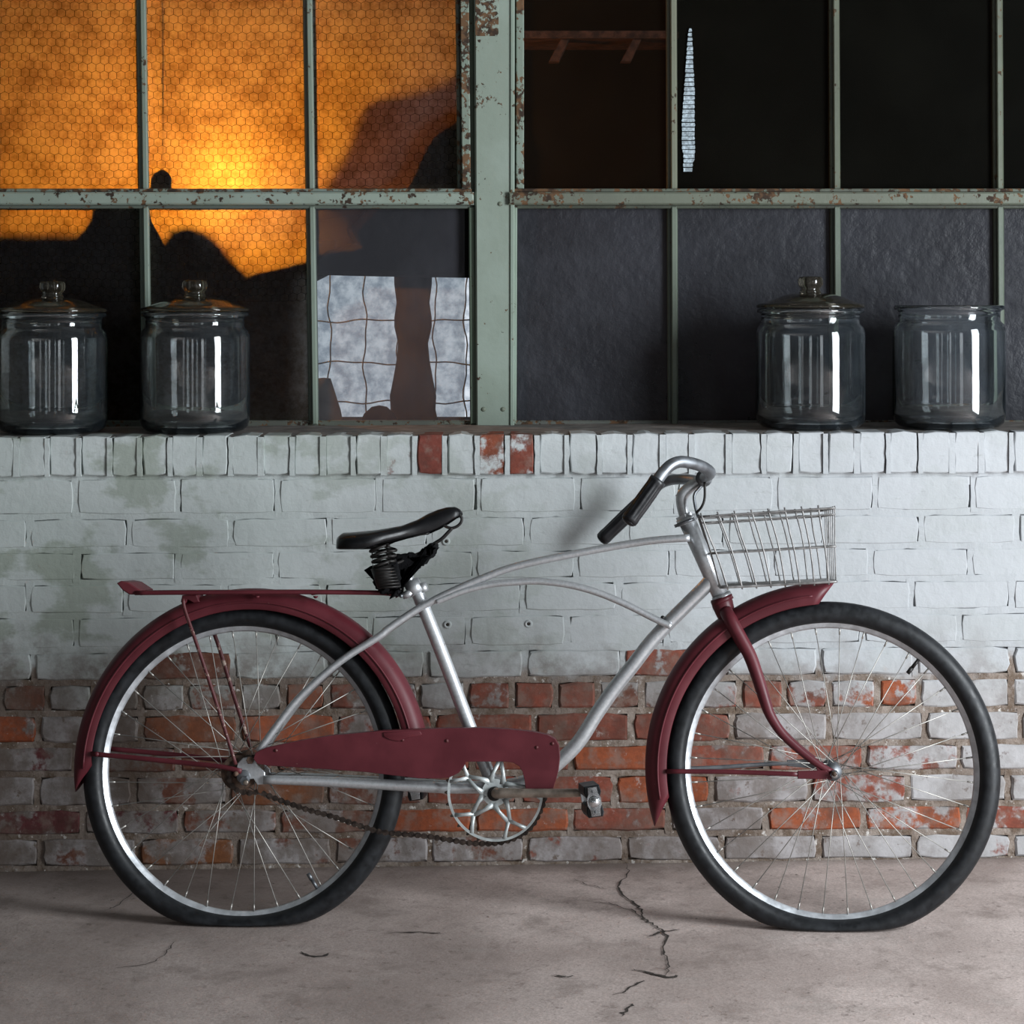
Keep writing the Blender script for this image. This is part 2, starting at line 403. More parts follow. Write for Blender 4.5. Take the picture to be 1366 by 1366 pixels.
M_CHAIN = simple('greasy_chain', (0.055, 0.040, 0.033), 0.42, metal=0.6, scale=90, var=0.6)
M_WIRE = simple('galvanised_wire', (0.27, 0.26, 0.255), 0.5, metal=0.6, scale=60, var=0.35)
M_SPIDER = simple('worn_silver_casting', (0.56, 0.60, 0.60), 0.45, metal=0.4, scale=45, var=0.2)
M_HEX = simple('wire_in_glass', (0.008, 0.0065, 0.005), 0.9, scale=40, spec=0.05)
M_DARK = simple('dark_clutter', (0.012, 0.011, 0.011), 0.95, scale=12, spec=0.1)
M_GLINT = simple('pale_glint', (0.36, 0.43, 0.48), 0.6, scale=160, var=0.5, bump=0.8, bd=0.002)

# ================================================================== SETTING
WX0, WX1 = -2.2, 3.2
# ---- floor: slab with slight fall and gentle waves
def make_floor_mesh():
    xs = [WX0-0.6+(WX1-WX0+0.6)*i/110 for i in range(111)]; ys = [-7.0+7.0*j/110 for j in range(111)]
    v = []; f = []
    for y in ys:
        for x in xs:
            wv = 0.0018*math.sin(x*5.1+y*2.3)*math.sin(y*6.7-x*1.1)+0.001*math.sin(x*13+y*9)
            if y > -0.9: wv *= 0.35
            v.append((x, y, floor_z(x, y)+wv-0.0012))
    for j in range(110):
        for i in range(110):
            a = j*111+i; f.append((a, a+1, a+112, a+111))
    n = len(v)
    v += [(xs[0],ys[0],-0.25),(xs[-1],ys[0],-0.25),(xs[-1],ys[-1],-0.25),(xs[0],ys[-1],-0.25)]
    f.append((n+3,n+2,n+1,n))
    return v, f
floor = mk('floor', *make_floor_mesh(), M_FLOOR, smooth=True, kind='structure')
def crack(pts, wmax, name='crack'):
    P = crom([G(*p) for p in pts], 5); v = []; f = []
    n = len(P)
    for i, p in enumerate(P):
        a = P[max(0,i-1)]; b = P[min(n-1,i+1)]; d = (b-a); d.z = 0; d.normalize(); s = V((-d.y, d.x, 0))
        t = i/(n-1); ww = wmax*(0.35+0.65*random.random())*min(1, 4*t+0.2, 4*(1-t)+0.2)
        j = V((random.uniform(-1,1), random.uniform(-1,1), 0))*0.004
        for sg in (-1, 1):
            q = p+j+s*sg*ww*0.5; v.append((q.x, q.y, floor_z(q.x,q.y)+0.0006))
        if i: f.append((2*i-2, 2*i-1, 2*i+1, 2*i))
    mk(name, v, f, M_CRACK, parent=floor, smooth=False)
crack([(835,1150),(838,1164),(827,1180),(829,1192),(846,1205),(856,1216),(862,1228),(880,1238),(890,1252),(885,1270),(893,1286),(888,1302)], 0.0065)
crack([(862,1228),(845,1216),(815,1206),(790,1203)], 0.004)
crack([(868,1250),(880,1244),(905,1240)], 0.008)
crack([(845,1293),(868,1298),(892,1304),(905,1300)], 0.009)
crack([(815,1328),(835,1322),(850,1312),(862,1308)], 0.006)
crack([(828,1356),(838,1346),(846,1338)], 0.010)
crack([(738,1300),(752,1303),(765,1302)], 0.007)
crack([(140,1215),(160,1206),(178,1190)], 0.004)
crack([(155,1292),(200,1285),(225,1268),(235,1255)], 0.003)
crack([(400,1270),(420,1276),(440,1272)], 0.010)
crack([(520,1245),(560,1243),(590,1246)], 0.007)
crack([(765,1172),(790,1182),(812,1186)], 0.003)
# ---- back wall below the window
SZ0, SZS = 0.9405, 0.0058            # sill top height and its slope along x
def sill_z(x): return SZ0+SZS*x
YW = 0.36                            # window plane
wv = []; wf = []
wall = mk('wall_back', *box(WX0, WX1, 0.014, 0.50, -0.2, 0.912), M_MORTAR, smooth=False, kind='structure')
def beds_at(px):
    L = [637,690,735,778,822,869,912,953,995,1034,1079,1117,1160]
    R = [631,683,728,771,815,859,902,946,990,1030,1072,1110,1147]
    return [l+(r-l)*px/1366 for l, r in zip(L, R)]
COURSES = [
 [-30,102,237,370,505,638,771,903,1034,1167,1297],
 [38,172,308,439,572,703,836,968,1100,1229,1357],
 [-30,104,237,368,500,633,768,896,1030,1162,1294],
 [38,168,300,432,565,697,825,958,1090,1216,1349],
 [-30,102,235,365,494,624,757,888,1018,1150,1280],
 [45,178,310,438,568,700,832,964,1093,1222,1350],
 [2,63,125,187,248,318,378,436,497,558,622,683,741,797,856,920,987,1047,1106,1170,1226,1288,1349],
 [51,188,318,448,578,713,842,976,1106,1234,1362],
 [-30,100,237,366,497,630,762,893,1023,1154,1280],
 [49,177,305,435,565,692,820,949,1080,1211,1345],
 [-20,110,241,372,503,632,761,892,1022,1152,1285],
 [54,184,314,444,574,702,834,963,1092,1221,1350]]
# bare red bricks: (course, px inside the brick) -> (paint left on it, colour)
OR = (0.36,0.095,0.040); RD = (0.27,0.075,0.048); BR = (0.17,0.065,0.042); MAR = (0.15,0.045,0.048)
RED = {(5,240):(0.35,BR),(5,890):(0.36,RD),
 (6,30):(0.42,BR),(6,150):(0.62,BR),(6,220):(0.66,BR),(6,280):(0.55,BR),(6,350):(0.62,BR),(6,400):(0.12,OR),(6,460):(0.35,RD),(6,530):(0.6,BR),(6,590):(0.8,BR),(6,650):(0.42,RD),(6,710):(0.10,RD),(6,770):(0.16,RD),(6,820):(0.55,BR),(6,890):(0.62,BR),(6,950):(0.6,RD),(6,1010):(0.3,RD),(6,1080):(0.5,RD),(6,1140):(0.55,OR),(6,1200):(0.46,OR),
 (7,10):(0.40,OR),(7,120):(0.72,BR),(7,250):(0.15,(0.25,0.085,0.04)),(7,400):(0.26,OR),(7,500):(0.5,RD),(7,650):(0.30,RD),(7,780):(0.14,RD),(7,900):(0.24,RD),(7,1040):(0.80,RD),
 (8,50):(0.62,MAR),(8,170):(0.50,BR),(8,300):(0.30,BR),(8,430):(0.4,BR),(8,560):(0.42,RD),(8,700):(0.3,RD),(8,830):(0.04,OR),(8,960):(0.34,RD),(8,1090):(0.47,RD),(8,1210):(0.55,RD),
 (9,100):(0.80,BR),(9,240):(0.55,BR),(9,370):(0.30,(0.24,0.085,0.035)),(9,500):(0.5,BR),(9,630):(0.4,RD),(9,760):(0.32,RD),(9,880):(0.18,OR),(9,1010):(0.72,RD),(9,1140):(0.50,RD),
 (10,40):(0.40,MAR),(10,180):(0.62,MAR),(10,310):(0.56,BR),(10,440):(0.5,BR),(10,560):(0.10,OR),(10,700):(0.20,OR),(10,820):(0.36,RD),(10,960):(0.74,RD),(10,1090):(0.34,OR),(10,1220):(0.46,OR),(10,1340):(0.42,RD),
 (11,100):(0.62,BR),(11,280):(0.44,(0.22,0.085,0.035)),(11,390):(0.66,BR),(11,500):(0.6,BR),(11,640):(0.62,BR),(11,770):(0.60,RD),(11,900):(0.72,RD),(11,1150):(0.80,RD),(11,1260):(0.66,RD)}
mortar = MB()
def brick_verts(cx0, cx1, zt0, zt1, zb0, zb1, y, depth, bev=0.0035, rnd=0.006, jit=0.0016):
    # outline, anticlockwise seen from the front
    pts = []
    nx = max(2, int((cx1-cx0)/0.035))
    for i in range(nx+1):
        t = i/nx; x = cx0+(cx1-cx0)*t; z = zb0+(zb1-zb0)*t; pts.append([x, z])
    for i in range(1, 3): pts.append([cx1, zb1+(zt1-zb1)*i/3])
    for i in range(nx+1):
        t = 1-i/nx; x = cx0+(cx1-cx0)*t; z = zt0+(zt1-zt0)*t; pts.append([x, z])
    for i in range(1, 3): pts.append([cx0, zt0+(zb0-zt0)*i/3])
    cxm, czm = (cx0+cx1)/2, (zt0+zb0)/2
    n = len(pts)
    corners = (0, nx, nx+2+1, nx+2+1+nx)
    for i, p in enumerate(pts):
        p[0] += random.uniform(-jit, jit); p[1] += random.uniform(-jit, jit)
        if i in corners:
            r = rnd*random.uniform(0.3, 1.0)
            p[0] += math.copysign(r*0.55, cxm-p[0]); p[1] += math.copysign(r*0.55, czm-p[1])
    out = [V((p[0], y, p[1])) for p in pts]
    N = V((0,-1,0))
    b = bev*random.uniform(0.7, 1.5)
    kt = 0.3 if bev < 0.002 else 1.0; tx, tz = random.uniform(-0.012, 0.012)*kt, random.uniform(-0.02, 0.02)*kt
    fr = [q+V((0, (q.x-cxm)*tx+(q.z-czm)*tz, 0)) for q in inset2(out, b, N)]
    md = [q+V((0, b*0.8, 0)) for q in out]; bk = [q+V((0, depth, 0)) for q in out]
    v = fr+md+bk; f = [tuple(range(n))]
    for k in range(2):
        for i in range(n):
            a, c = k*n+i, k*n+(i+1)%n; f.append((a, a+n, c+n, c))
    return v, f
def pz(px, py, Y=0.0): return W(px, py, Y)
HALF = 4.3
allc = []
for k, js in enumerate(COURSES):
    step = 131
    js = list(js)
    hd = (k == 6)
    st = 61 if hd else step
    while js[0] > -520: js.insert(0, js[0]-st)
    while js[-1] < 1800: js.append(js[-1]+st)
    for a, b in zip(js[:-1], js[1:]):
        if b < -90 or a > 1450:
            pass
        mid = (a+b)/2
        if mid < -480 or mid > 1760: continue
        p, colr = 1.0, RD
        if k >= 5:
            p = {5:0.86, 6:0.70, 7:0.72, 8:0.66, 9:0.76, 10:0.68, 11:0.78}[k]
            if mid > 1130 and k < 9: p = 0.93
        elif random.random() < 0.0: p = 0.8
        for (kk, xx), val in RED.items():
            if kk == k and a <= xx < b: p, colr = val
        g0 = HALF*random.uniform(0.75, 1.05); g1 = HALF*random.uniform(0.75, 1.05)
        ta, tb = beds_at(a), beds_at(b)
        top, bot = HALF*0.9, HALF*0.95
        q00 = pz(a+g0, ta[k]+top); q10 = pz(b-g1, tb[k]+top); q01 = pz(a+g0, ta[k+1]-bot); q11 = pz(b-g1, tb[k+1]-bot)
        cj = random.uniform(0.88, 1.12)
        flush = k < 5
        v, f = brick_verts(q00.x, q10.x, q00.z, q10.z, q01.z, q11.z, random.uniform(-0.0010, 0.0010) if flush else random.uniform(-0.003, 0.0022), 0.03, bev=0.0013 if flush else 0.0032, rnd=0.006 if flush else 0.008, jit=0.0014 if flush else 0.0022)
        mk('brick', v, f, M_BRICK, parent=wall, smooth=False, col=(colr[0]*cj, colr[1]*cj, colr[2]*cj, min(1, max(0, p))))
    # head joints of this course
    for x in js:
        if not -500 < x < 1780: continue
        tb_ = beds_at(x)
        zt = pz(x, tb_[k]).z; zb = pz(x, tb_[k+1]).z; xc = pz(x, 600).x
        hw = HALF*CAMD/FPX
        n = 5; vv = []; ff = []
        dl = random.uniform(-1, 1); 
        for i in range(n+1):
            z = zt+(zb-zt)*i/n
            if k < 5:
                gl = random.uniform(0.0004, 0.0044) if dl > 0.1 else -0.003; gr = random.uniform(0.0004, 0.0044) if dl < -0.25 else -0.003
            else:
                gl = 0.0016*random.uniform(-0.8, 1.6)*(1 if dl < 0.35 else 0.2); gr = 0.0016*random.uniform(-0.8, 1.6)*(1 if dl > -0.35 else 0.2)
            if k == 0 and x in (1297, 638): gl = 0.0052+random.uniform(-0.001, 0.001); gr = -0.002
            yj = (0.0012 if k < 5 else 0.0032)+random.uniform(-0.001, 0.0015)
            vv += [(xc-hw+gl-0.0012, yj, z), (xc+hw-gr+0.0012, yj, z), (xc-hw+gl-0.0012, 0.02, z), (xc+hw-gr+0.0012, 0.02, z)]
            if i:
                a4, b4 = 4*(i-1), 4*i
                ff += [(a4, b4, b4+1, a4+1), (a4+2, b4+2, b4, a4), (a4+1, b4+1, b4+3, a4+3)]
        mortar.add((vv, ff))
# bed joints
for k in range(13):
    vv = []; ff = []; px = -500; i = 0; st = 18
    while px < 1780:
        yb = beds_at(px)[k]; c = pz(px, yb); hw = HALF*0.95*CAMD/FPX
        run = math.sin(px*0.021+k*1.7)+math.sin(px*0.047+k)
        gt = 0.0016*random.uniform(-0.9, 1.3)*(1 if run > -0.2 else 0.15); gb = 0.0016*random.uniform(-0.9, 1.5)*(1 if run < 0.6 else 0.15)
        if k < 6:
            gt = random.uniform(-0.0010, 0.0020) if run > 0.9 else -0.003; gb = random.uniform(-0.0004, 0.0036) if run < 0.55 else random.uniform(-0.003, 0.0012)
        yj = (0.0014 if k < 6 else 0.0034)+random.uniform(-0.0012, 0.0012)
        vv += [(c.x, yj, c.z+hw-gt+0.0010), (c.x, yj, c.z-hw+gb-0.0010), (c.x, 0.02, c.z+hw-gt+0.0010), (c.x, 0.02, c.z-hw+gb-0.0010)]
        if i:
            a4, b4 = 4*(i-1), 4*i
            ff += [(a4, a4+1, b4+1, b4), (a4+2, a4, b4, b4+2), (a4+1, a4+3, b4+3, b4+1)]
        i += 1; px += st
    mortar.add((vv, ff))
for (x, y) in ((595,722),(597,833),(705,832)):                  # old screw plugs left in the wall
    c = W(x, y, 0.001); pr = [(0.0001,0.002),(0.0035,0.002),(0.0038,0.0035),(0.0075,0.004),(0.009,0.002),(0.0095,-0.002)]
    mk('screw_plug', *lathe(pr, c, (0,-1,0), (1,0,0), 16), M_MORTAR, parent=wall)
    mk('screw_hole', *disc_cyl(c-V((0,0.0016,0)), (0,-1,0), 0.0036, 0.0012, 12, 0.0002), M_CRACK, parent=wall)
# ---- rowlock course under the sill
ROW = [22,64,106,147,187,226,266,307,348,389,431,472,512,554,594,636,676,716,757,799,841,884,923,972,1018,1061,1102,1143,1184,1227,1270,1309,1350]
while ROW[0] > -500: ROW.insert(0, ROW[0]-41)
while ROW[-1] < 1780: ROW.append(ROW[-1]+41)
YR = -0.012
def rl_top(px): return W(px, 583-8*px/1366, YR).z
def rl_bot(px): return W(px, 636-5*px/1366, YR).z
for a, b in zip(ROW[:-1], ROW[1:]):
    mid = (a+b)/2; p, colr = 1.0, RD
    if 554 <= mid < 594: p, colr = 0.22, (0.21, 0.055, 0.04)
    elif 636 <= mid < 676: p, colr = 0.50, (0.27, 0.075, 0.04)
    elif 676 <= mid < 716: p, colr = 0.40, (0.22, 0.06, 0.04)
    elif 512 <= mid < 554: p, colr = 0.72, (0.2, 0.06, 0.045)
    elif 60 <= mid < 106: p = 0.85
    x0 = W(a+3.2*random.uniform(.8,1.2), 600, YR).x; x1 = W(b-3.2*random.uniform(.8,1.2), 600, YR).x
    v, f = brick_verts(x0, x1, rl_top(a), rl_top(b), rl_bot(a)+random.uniform(0,.002), rl_bot(b)+random.uniform(0,.002), YR+random.uniform(-0.002, 0.002), 0.10, bev=0.002, rnd=0.006)
    mk('brick', v, f, M_BRICK, parent=wall, smooth=False, col=(*colr, p))
for x in ROW:
    xc = W(x, 600, YR).x; zt = rl_top(x)-0.003; zb = rl_bot(x); hw = 0.0048; n = 6; vv = []; ff = []
    side = random.choice((-1, 1, 0))
    for i in range(n+1):
        z = zt+(zb-zt)*i/n; gl = random.uniform(-0.0008, 0.0024) if side < 0 else -0.002; gr = random.uniform(-0.0008, 0.0024) if side > 0 else -0.002
        yj = YR-0.0022+random.uniform(-0.0015, 0.001)
        vv += [(xc-hw+gl, yj, z), (xc+hw-gr, yj, z), (xc-hw+gl, 0.05, z), (xc+hw-gr, 0.05, z)]
        if i:
            a4, b4 = 4*(i-1), 4*i
            ff += [(a4, b4, b4+1, a4+1), (a4+2, b4+2, b4, a4), (a4+1, b4+1, b4+3, a4+3)]
    mortar.add((vv, ff))
# backing of the rowlock course
xa, xb = W(-500, 600, 0).x, W(1780, 600, 0).x
mortar.add(box(xa, xb, 0.004, 0.10, 0.83, 0.925))
recalc(mortar.mk('mortar', M_MORTAR, parent=wall, smooth=False, kind='stuff'))
# ---- sill slab behind the rowlock bricks
sv = []; sf = []; NS = 90; NY = 10
for i in range(NS+1):
    x = WX0+(WX1-WX0)*i/NS
    for j in range(NY+1):
        t = j/NY; y = -0.008+0.46*t
        z = sill_z(x)+0.0006*math.sin(x*17+y*31)+random.uniform(-0.0005, 0.0003)*(1 if 0 < j else 6)
        if j == 0: z -= 0.0075
        sv.append((x, y, z))
for i in range(NS):
    for j in range(NY):
        a = i*(NY+1)+j; sf.append((a, a+NY+1, a+NY+2, a+1))
n0 = len(sv)
sv += [(WX0, 0.0, 0.90), (WX1, 0.0, 0.90), (WX1, 0.45, 0.90), (WX0, 0.45, 0.90)]
sf.append((n0+3, n0+2, n0+1, n0))
mk('trim_1', sv, sf, M_SILL, kind='structure', label='dusty concrete window sill above the upright bricks')
# ---- room shell around the camera (daylight enters by a doorway and three windows)
shell = [('wall_left', (WX0-0.72, WX0-0.6, -7.2, 0.5, -0.2, 3.3)), ('ceiling', (WX0-0.72, WX1+0.2, -7.2, 0.5, 3.2, 3.35))]
for nm, bx in shell: mk(nm, *box(*bx), M_PLASTER, smooth=False, kind='structure')
rw = MB()                                                       # right wall with a doorway
for bx in ((WX1, WX1+0.15, -7.2, -3.05, -0.2, 3.3), (WX1, WX1+0.15, -1.75, 0.5, -0.2, 3.3), (WX1, WX1+0.15, -3.05, -1.75, 2.65, 3.3)): rw.add(box(*bx))
rw.mk('wall_right', M_PLASTER, smooth=False, kind='structure')
fw = MB()
xs = [WX0-0.72, -2.95+0.0, -2.9, -2.1, -0.6, 0.2, 2.05, 3.05, WX1+0.2]
for (a, b) in ((WX0-0.72, -2.9), (-2.1, -0.6), (0.2, 2.05), (3.05, WX1+0.2)): fw.add(box(a, b, -7.15, -7.0, -0.2, 3.3))
for (a, b) in ((-2.9, -2.1), (-0.6, 0.2), (2.05, 3.05)):
    fw.add(box(a, b, -7.15, -7.0, -0.2, 0.18)); fw.add(box(a, b, -7.15, -7.0, 2.72, 3.3))
fw.mk('wall_front', M_PLASTER, smooth=False, kind='structure')
# masonry above and beside the window
mk('wall_lintel', *box(WX0-0.62, WX1, 0.014, 0.50, 2.14, 3.25), M_MORTAR, smooth=False, kind='structure')
mk('wall_pier', *box(WX0-0.62, W(-268,300,YW).x, 0.014, 0.50, 0.95, 2.14), M_MORTAR, smooth=False, kind='structure')
mk('wall_pier', *box(WX0-0.62, WX0, 0.014, 0.50, -0.2, 0.95), M_MORTAR, smooth=False, kind='structure')
mk('wall_pier', *box(W(1562,300,YW).x, WX1, 0.014, 0.50, 0.975, 2.14), M_MORTAR, smooth=False, kind='structure')
# ================================================================== WINDOWS
SAGE = (0.205, 0.25, 0.21); SAGE2 = (0.265, 0.315, 0.27); OLIVE = (0.10, 0.11, 0.08); DKGRN = (0.05, 0.075, 0.05)
ZTOP = 2.13
def upright(name, parent, x0t, x1t, x0b, x1b, yt, yb, Y0, Y1, color, rust, bev=0.0025):
    # a bar whose px edges are x0t..x1t at py yt and x0b..x1b at py yb
    a, b, c, d = W(x0t, yt, Y0), W(x1t, yt, Y0), W(x1b, yb, Y0), W(x0b, yb, Y0)
    vv, ff = prism([d, c, b, a], (0,-1,0), Y1-Y0, bev, 1)
    return mk(name, vv, ff, M_STEEL, parent=parent, smooth=False, col=(*color, rust))
YT = -330                                                       # top of the frames (px), out of view
win1 = empty('window_1', W(300, 564, YW), kind='structure', label='steel window left of the green post, lit orange from behind')
win2 = empty('window_2', W(1030, 564, YW), kind='structure', label='dark steel window right of the green post')
def ext(xt, xb, y): return xt+(xb-xt)*(y-0)/(564)               # lean of a bar read from its px at y=0 and y=564
def muntin(par, xt, xb, y0, y1, wpx, color, rust, yw=YW):
    for (o0, o1, Y0, Y1, cc) in ((-wpx*0.5, wpx*0.12, yw-0.004, yw+0.02, tuple(c*0.55 for c in color)), (wpx*0.02, wpx*0.5, yw-0.016, yw+0.02, color)):
        pass
    upright('muntin', par, ext(xt,xb,y0)-wpx*.5, ext(xt,xb,y0)+wpx*.5, ext(xt,xb,y1)-wpx*.5, ext(xt,xb,y1)+wpx*.5, y0, y1, yw-0.006, yw+0.02, tuple(c*0.62 for c in color), rust)
    upright('glazing_bar', par, ext(xt,xb,y0)-wpx*.1, ext(xt,xb,y0)+wpx*.42, ext(xt,xb,y1)-wpx*.1, ext(xt,xb,y1)+wpx*.42, y0, y1, yw-0.020, yw-0.0055, color, rust, 0.002)
for xt, xb in ((-38,-34), (188,196), (410,418)):
    muntin(win1, xt, xb, YT, 255, 13, SAGE, 0.36); muntin(win1, xt, xb, 275, 566, 13, SAGE, 0.22)
for xt, xb in ((896,898), (1113,1116), (1331,1334), (1552,1555)):
    muntin(win2, xt, xb, YT, 255, 14, OLIVE if xt > 900 else (0.16, 0.165, 0.12), 0.36); muntin(win2, xt, xb, 275, 566, 14, (0.125, 0.15, 0.12), 0.2)
muntin(win1, -262, -258, YT, 566, 16, SAGE, 0.3)
# transom bars, proud of the glass
def bar(name, par, x0, x1, y0, y1, Y0, Y1, color, rust, bev=0.003):
    return upright(name, par, x0, x1, x0, x1, y0, y1, Y0, Y1, color, rust, bev)
def shelfbar(par, x0, x1, color, rust):
    bar('transom_rail', par, x0, x1, 256, 273, YW-0.045, YW+0.02, color, rust, 0.004)
    bar('drip_edge', par, x0, x1-3, 251.5, 256.5, YW-0.030, YW+0.02, tuple(c*0.7 for c in color), min(0.8, rust+0.2), 0.002)
    bar('lower_sash_rail', par, x0, x1-2, 273, 278, YW-0.018, YW+0.02, tuple(c*0.45 for c in color), 0.4, 0.002)
shelfbar(win1, -270, 632, SAGE2, 0.50)
shelfbar(win2, 678, 1562, (0.125, 0.135, 0.105), 0.5)
# sash stiles beside the post
upright('stile', win1, 610, 622, 616, 628, YT, 252, YW-0.028, YW+0.02, SAGE, 0.62)
upright('stile', win1, 604, 610, 610, 616, YT, 252, YW-0.010, YW+0.02, tuple(c*0.4 for c in SAGE), 0.5)
upright('stile', win1, 622, 632, 628, 635, YT, 566, YW-0.014, YW+0.02, DKGRN, 0.35)
upright('stile', win1, 625, 633, 627, 637, 276, 566, YW-0.022, YW+0.02, (0.10,0.14,0.10), 0.3)
upright('stile', win2, 688, 699, 688, 699, YT, 252, YW-0.026, YW+0.02, SAGE, 0.60)
upright('stile', win2, 682, 688, 682, 688, YT, 566, YW-0.012, YW+0.02, DKGRN, 0.35)
upright('stile', win2, 681, 690, 681, 689, 276, 566, YW-0.020, YW+0.02, (0.23,0.29,0.24), 0.28)
bar('bottom_rail', win1, -270, 634, 561, 572, YW-0.008, YW+0.02, (0.10,0.105,0.09), 0.5)
bar('bottom_rail', win2, 684, 1562, 561, 572, YW-0.008, YW+0.02, (0.10,0.10,0.095), 0.5)
# the broad green post between the windows
post = empty('trim_2', W(660, 566, YW-0.03), kind='structure', label='broad pale green steel post between the two windows')
upright('post_face', post, 631, 684, 635, 684, YT, 570, YW-0.034, YW+0.03, SAGE2, 0.30, 0.004)
upright('post_edge', post, 681, 687, 680, 686, YT, 570, YW-0.038, YW+0.0, (0.25,0.31,0.26), 0.34, 0.002)
upright('rust_scab', post, 634, 667, 634, 665, YT, 48, YW-0.0352, YW-0.02, (0.27,0.32,0.27), 0.62, 0.0006)
for (x, y) in ((645,546),(671,546),(667,272)):
    c = W(x, y, YW-0.0338); vv, ff = dome(c, (0,-1,0), 0.006, 0.003, 10, 3); mk('bolt_head', vv, ff, M_STEEL, parent=post, col=(0.16,0.18,0.14,0.55))
# bright reflection on the glass put in as a pale sliver
def sliver(name, par, segs, Y, mat):
    v = []; f = []
    for i, (y, xl, xr) in enumerate(segs):
        for q in (W(xl+random.uniform(-.6,.6), y, Y), W(xr+random.uniform(-.6,.6), y, Y)): v.append(q)
        if i: f.append((2*i-2, 2*i, 2*i+1, 2*i-1))
    m = len(v); v += [p+V((0,0.0008,0)) for p in v]; f += [tuple(i+m for i in reversed(q)) for q in f]
    mk(name, v, f, mat, parent=par, smooth=False)
sg = []
for y in range(38, 232, 6):
    t = (y-38)/194; lft = 919-9*min(1, t*1.6)+(2 if y > 205 else 0); rgt = 922.5+4*min(1, t*2.2)-(3 if y > 215 else 0)
    sg.append((y, lft, rgt))
for i in range(len(sg)-1):                                      # crackled scales of the reflection, one above another
    (y0, a0, b0), (y1, a1, b1) = sg[i], sg[i+1]
    sliver('glint_scale', win2, [(y0, a0, b0), ((y0+y1)/2, (a0+a1)/2-0.5, (b0+b1)/2+.4), (y1-random.uniform(.6,1.6), a1, b1)], YW-0.001, M_GLINT)
# ---- panes
def pane(par, x0, x1, y0, y1, mat):
    a, b, c, d = W(x0, y1, YW+0.004), W(x1, y1, YW+0.004), W(x1, y0, YW+0.004), W(x0, y0, YW+0.004)
    mk('pane', [a, b, c, d], [(0,1,2,3)], mat, parent=par, smooth=False)
def hexwire(par, x0, x1, y0, y1, seed):
    rnd = random.Random(seed); m = MB(); p = 11.6; h = 5.6; rowh = 10.2
    r = 0; y = y0+2
    def pt(x, yy): return W(min(max(x, x0), x1), min(max(yy, y0), y1), YW+0.0025)
    def wob(x, yy):
        return (x+1.3*math.sin(yy*0.031+seed)+1.0*math.sin(x*0.05+yy*0.021), yy+1.6*math.sin(x*0.027+seed*2)+1.0*math.sin(yy*0.06+x*0.013))
    def seg(a, b, wd=0.00044):
        a = wob(*a); b = wob(*b)
        A, B = pt(*a), pt(*b); d = B-A
        if d.length < 0.0015: return
        d.normalize(); s = V((-d.z, 0, d.x))*wd; t = V((0,-1,0))*wd
        m.add(([A-s, A+t, A+s, B-s, B+t, B+s], [(0,1,4,3),(1,2,5,4)]))
    while y < y1:
        off = (r % 2)*p/2; x = x0+off-p/2
        while x < x1+p:
            seg((x, y+2.6), (x+p/2, y)); seg((x+p/2, y), (x+p, y+2.6)); seg((x+p/2, y), (x+p/2, y-rowh+2.6), 0.00058)
            x += p
        y += rowh-0.0; r += 1
    mk('chicken_wire', m.v, m.f, M_HEX, parent=par, smooth=False, kind='stuff')
LU = ((-262,-38),(-38,188),(188,410),(410,612))
for i, (a, b) in enumerate(LU):
    pane(win1, a, b+4, YT, 258, M_PANE_ORANGE)
    hexwire(win1, max(a+4,-40), b+2, -12, 253, i+1)
    dx = 6
    pane(win1, a+3, min(b+8, 632), 270, 566, M_PANE_ORANGE if i < 3 else M_PANE_CLEAR)
    if i < 3: hexwire(win1, max(a+10,-30), b+4, 277, 402, i+7)
for i, (a, b) in enumerate(((690,896),(896,1113),(1113,1331),(1331,1552))):
    pane(win2, a, b, YT, 258, M_PANE_BROKEN if i == 0 else M_PANE_DARK)
    pane(win2, a, b+2, 270, 566, M_PANE_GREY)
# ================================================================== ROOM BEHIND THE WINDOW
mk('wall_behind', *box(WX0, WX1, 2.6, 2.7, -0.2, 3.3), M_DARKWALL, smooth=False, kind='structure')
mk('floor_behind', *box(WX0, WX1, 0.50, 2.6, -0.3, -0.05), M_DARKWALL, smooth=False, kind='structure')
mk('ceiling_behind', *box(WX0, WX1, 0.50, 2.7, 2.62, 2.75), M_DARKWALL, smooth=False, kind='structure')
mk('wall_behind_left', *box(WX0-0.1, WX0, 0.50, 2.7, -0.3, 2.75), M_DARKWALL, smooth=False, kind='structure')
mk('wall_behind_right', *box(WX1, WX1+0.1, 0.50, 2.7, -0.3, 2.75), M_DARKWALL, smooth=False, kind='structure')
# the amber lamp: caged bulkhead bulb on a stand
LX, LZ = W(272, 226, YW).x, W(272, 226, YW).z
LY = YW+0.52
def make_emit(name, col, strength):
    n = NT(name); e = n.n('ShaderNodeEmission'); e.inputs[0].default_value = (*col, 1); e.inputs[1].default_value = strength
    n.link(e.outputs[0], n.out.inputs[0]); return n.m
lamp = empty('pendant_lamp', (LX, LY, 2.62), label='amber bulb hanging behind the left window, glowing through the wired glass', cat='lamp')
mk('flex', *tube([(LX, LY, 2.62), (LX, LY, LZ+0.075)], 0.004, 6), M_BLACKMETAL, parent=lamp)
mk('bulb_socket', *lathe([(0.0001,0.082),(0.014,0.08),(0.018,0.06),(0.018,0.036),(0.0001,0.036)], (LX,LY,LZ), (0,0,1), (1,0,0), 16), M_BLACKMETAL, parent=lamp)
mk('bulb', *lathe([(0.0001,-0.03),(0.014,-0.027),(0.026,-0.012),(0.029,0.002),(0.025,0.018),(0.015,0.032),(0.012,0.037)], (LX,LY,LZ), (0,0,1), (1,0,0), 20), make_emit('bulb_glow', (1.0, 0.33, 0.022), 375.0), parent=lamp)
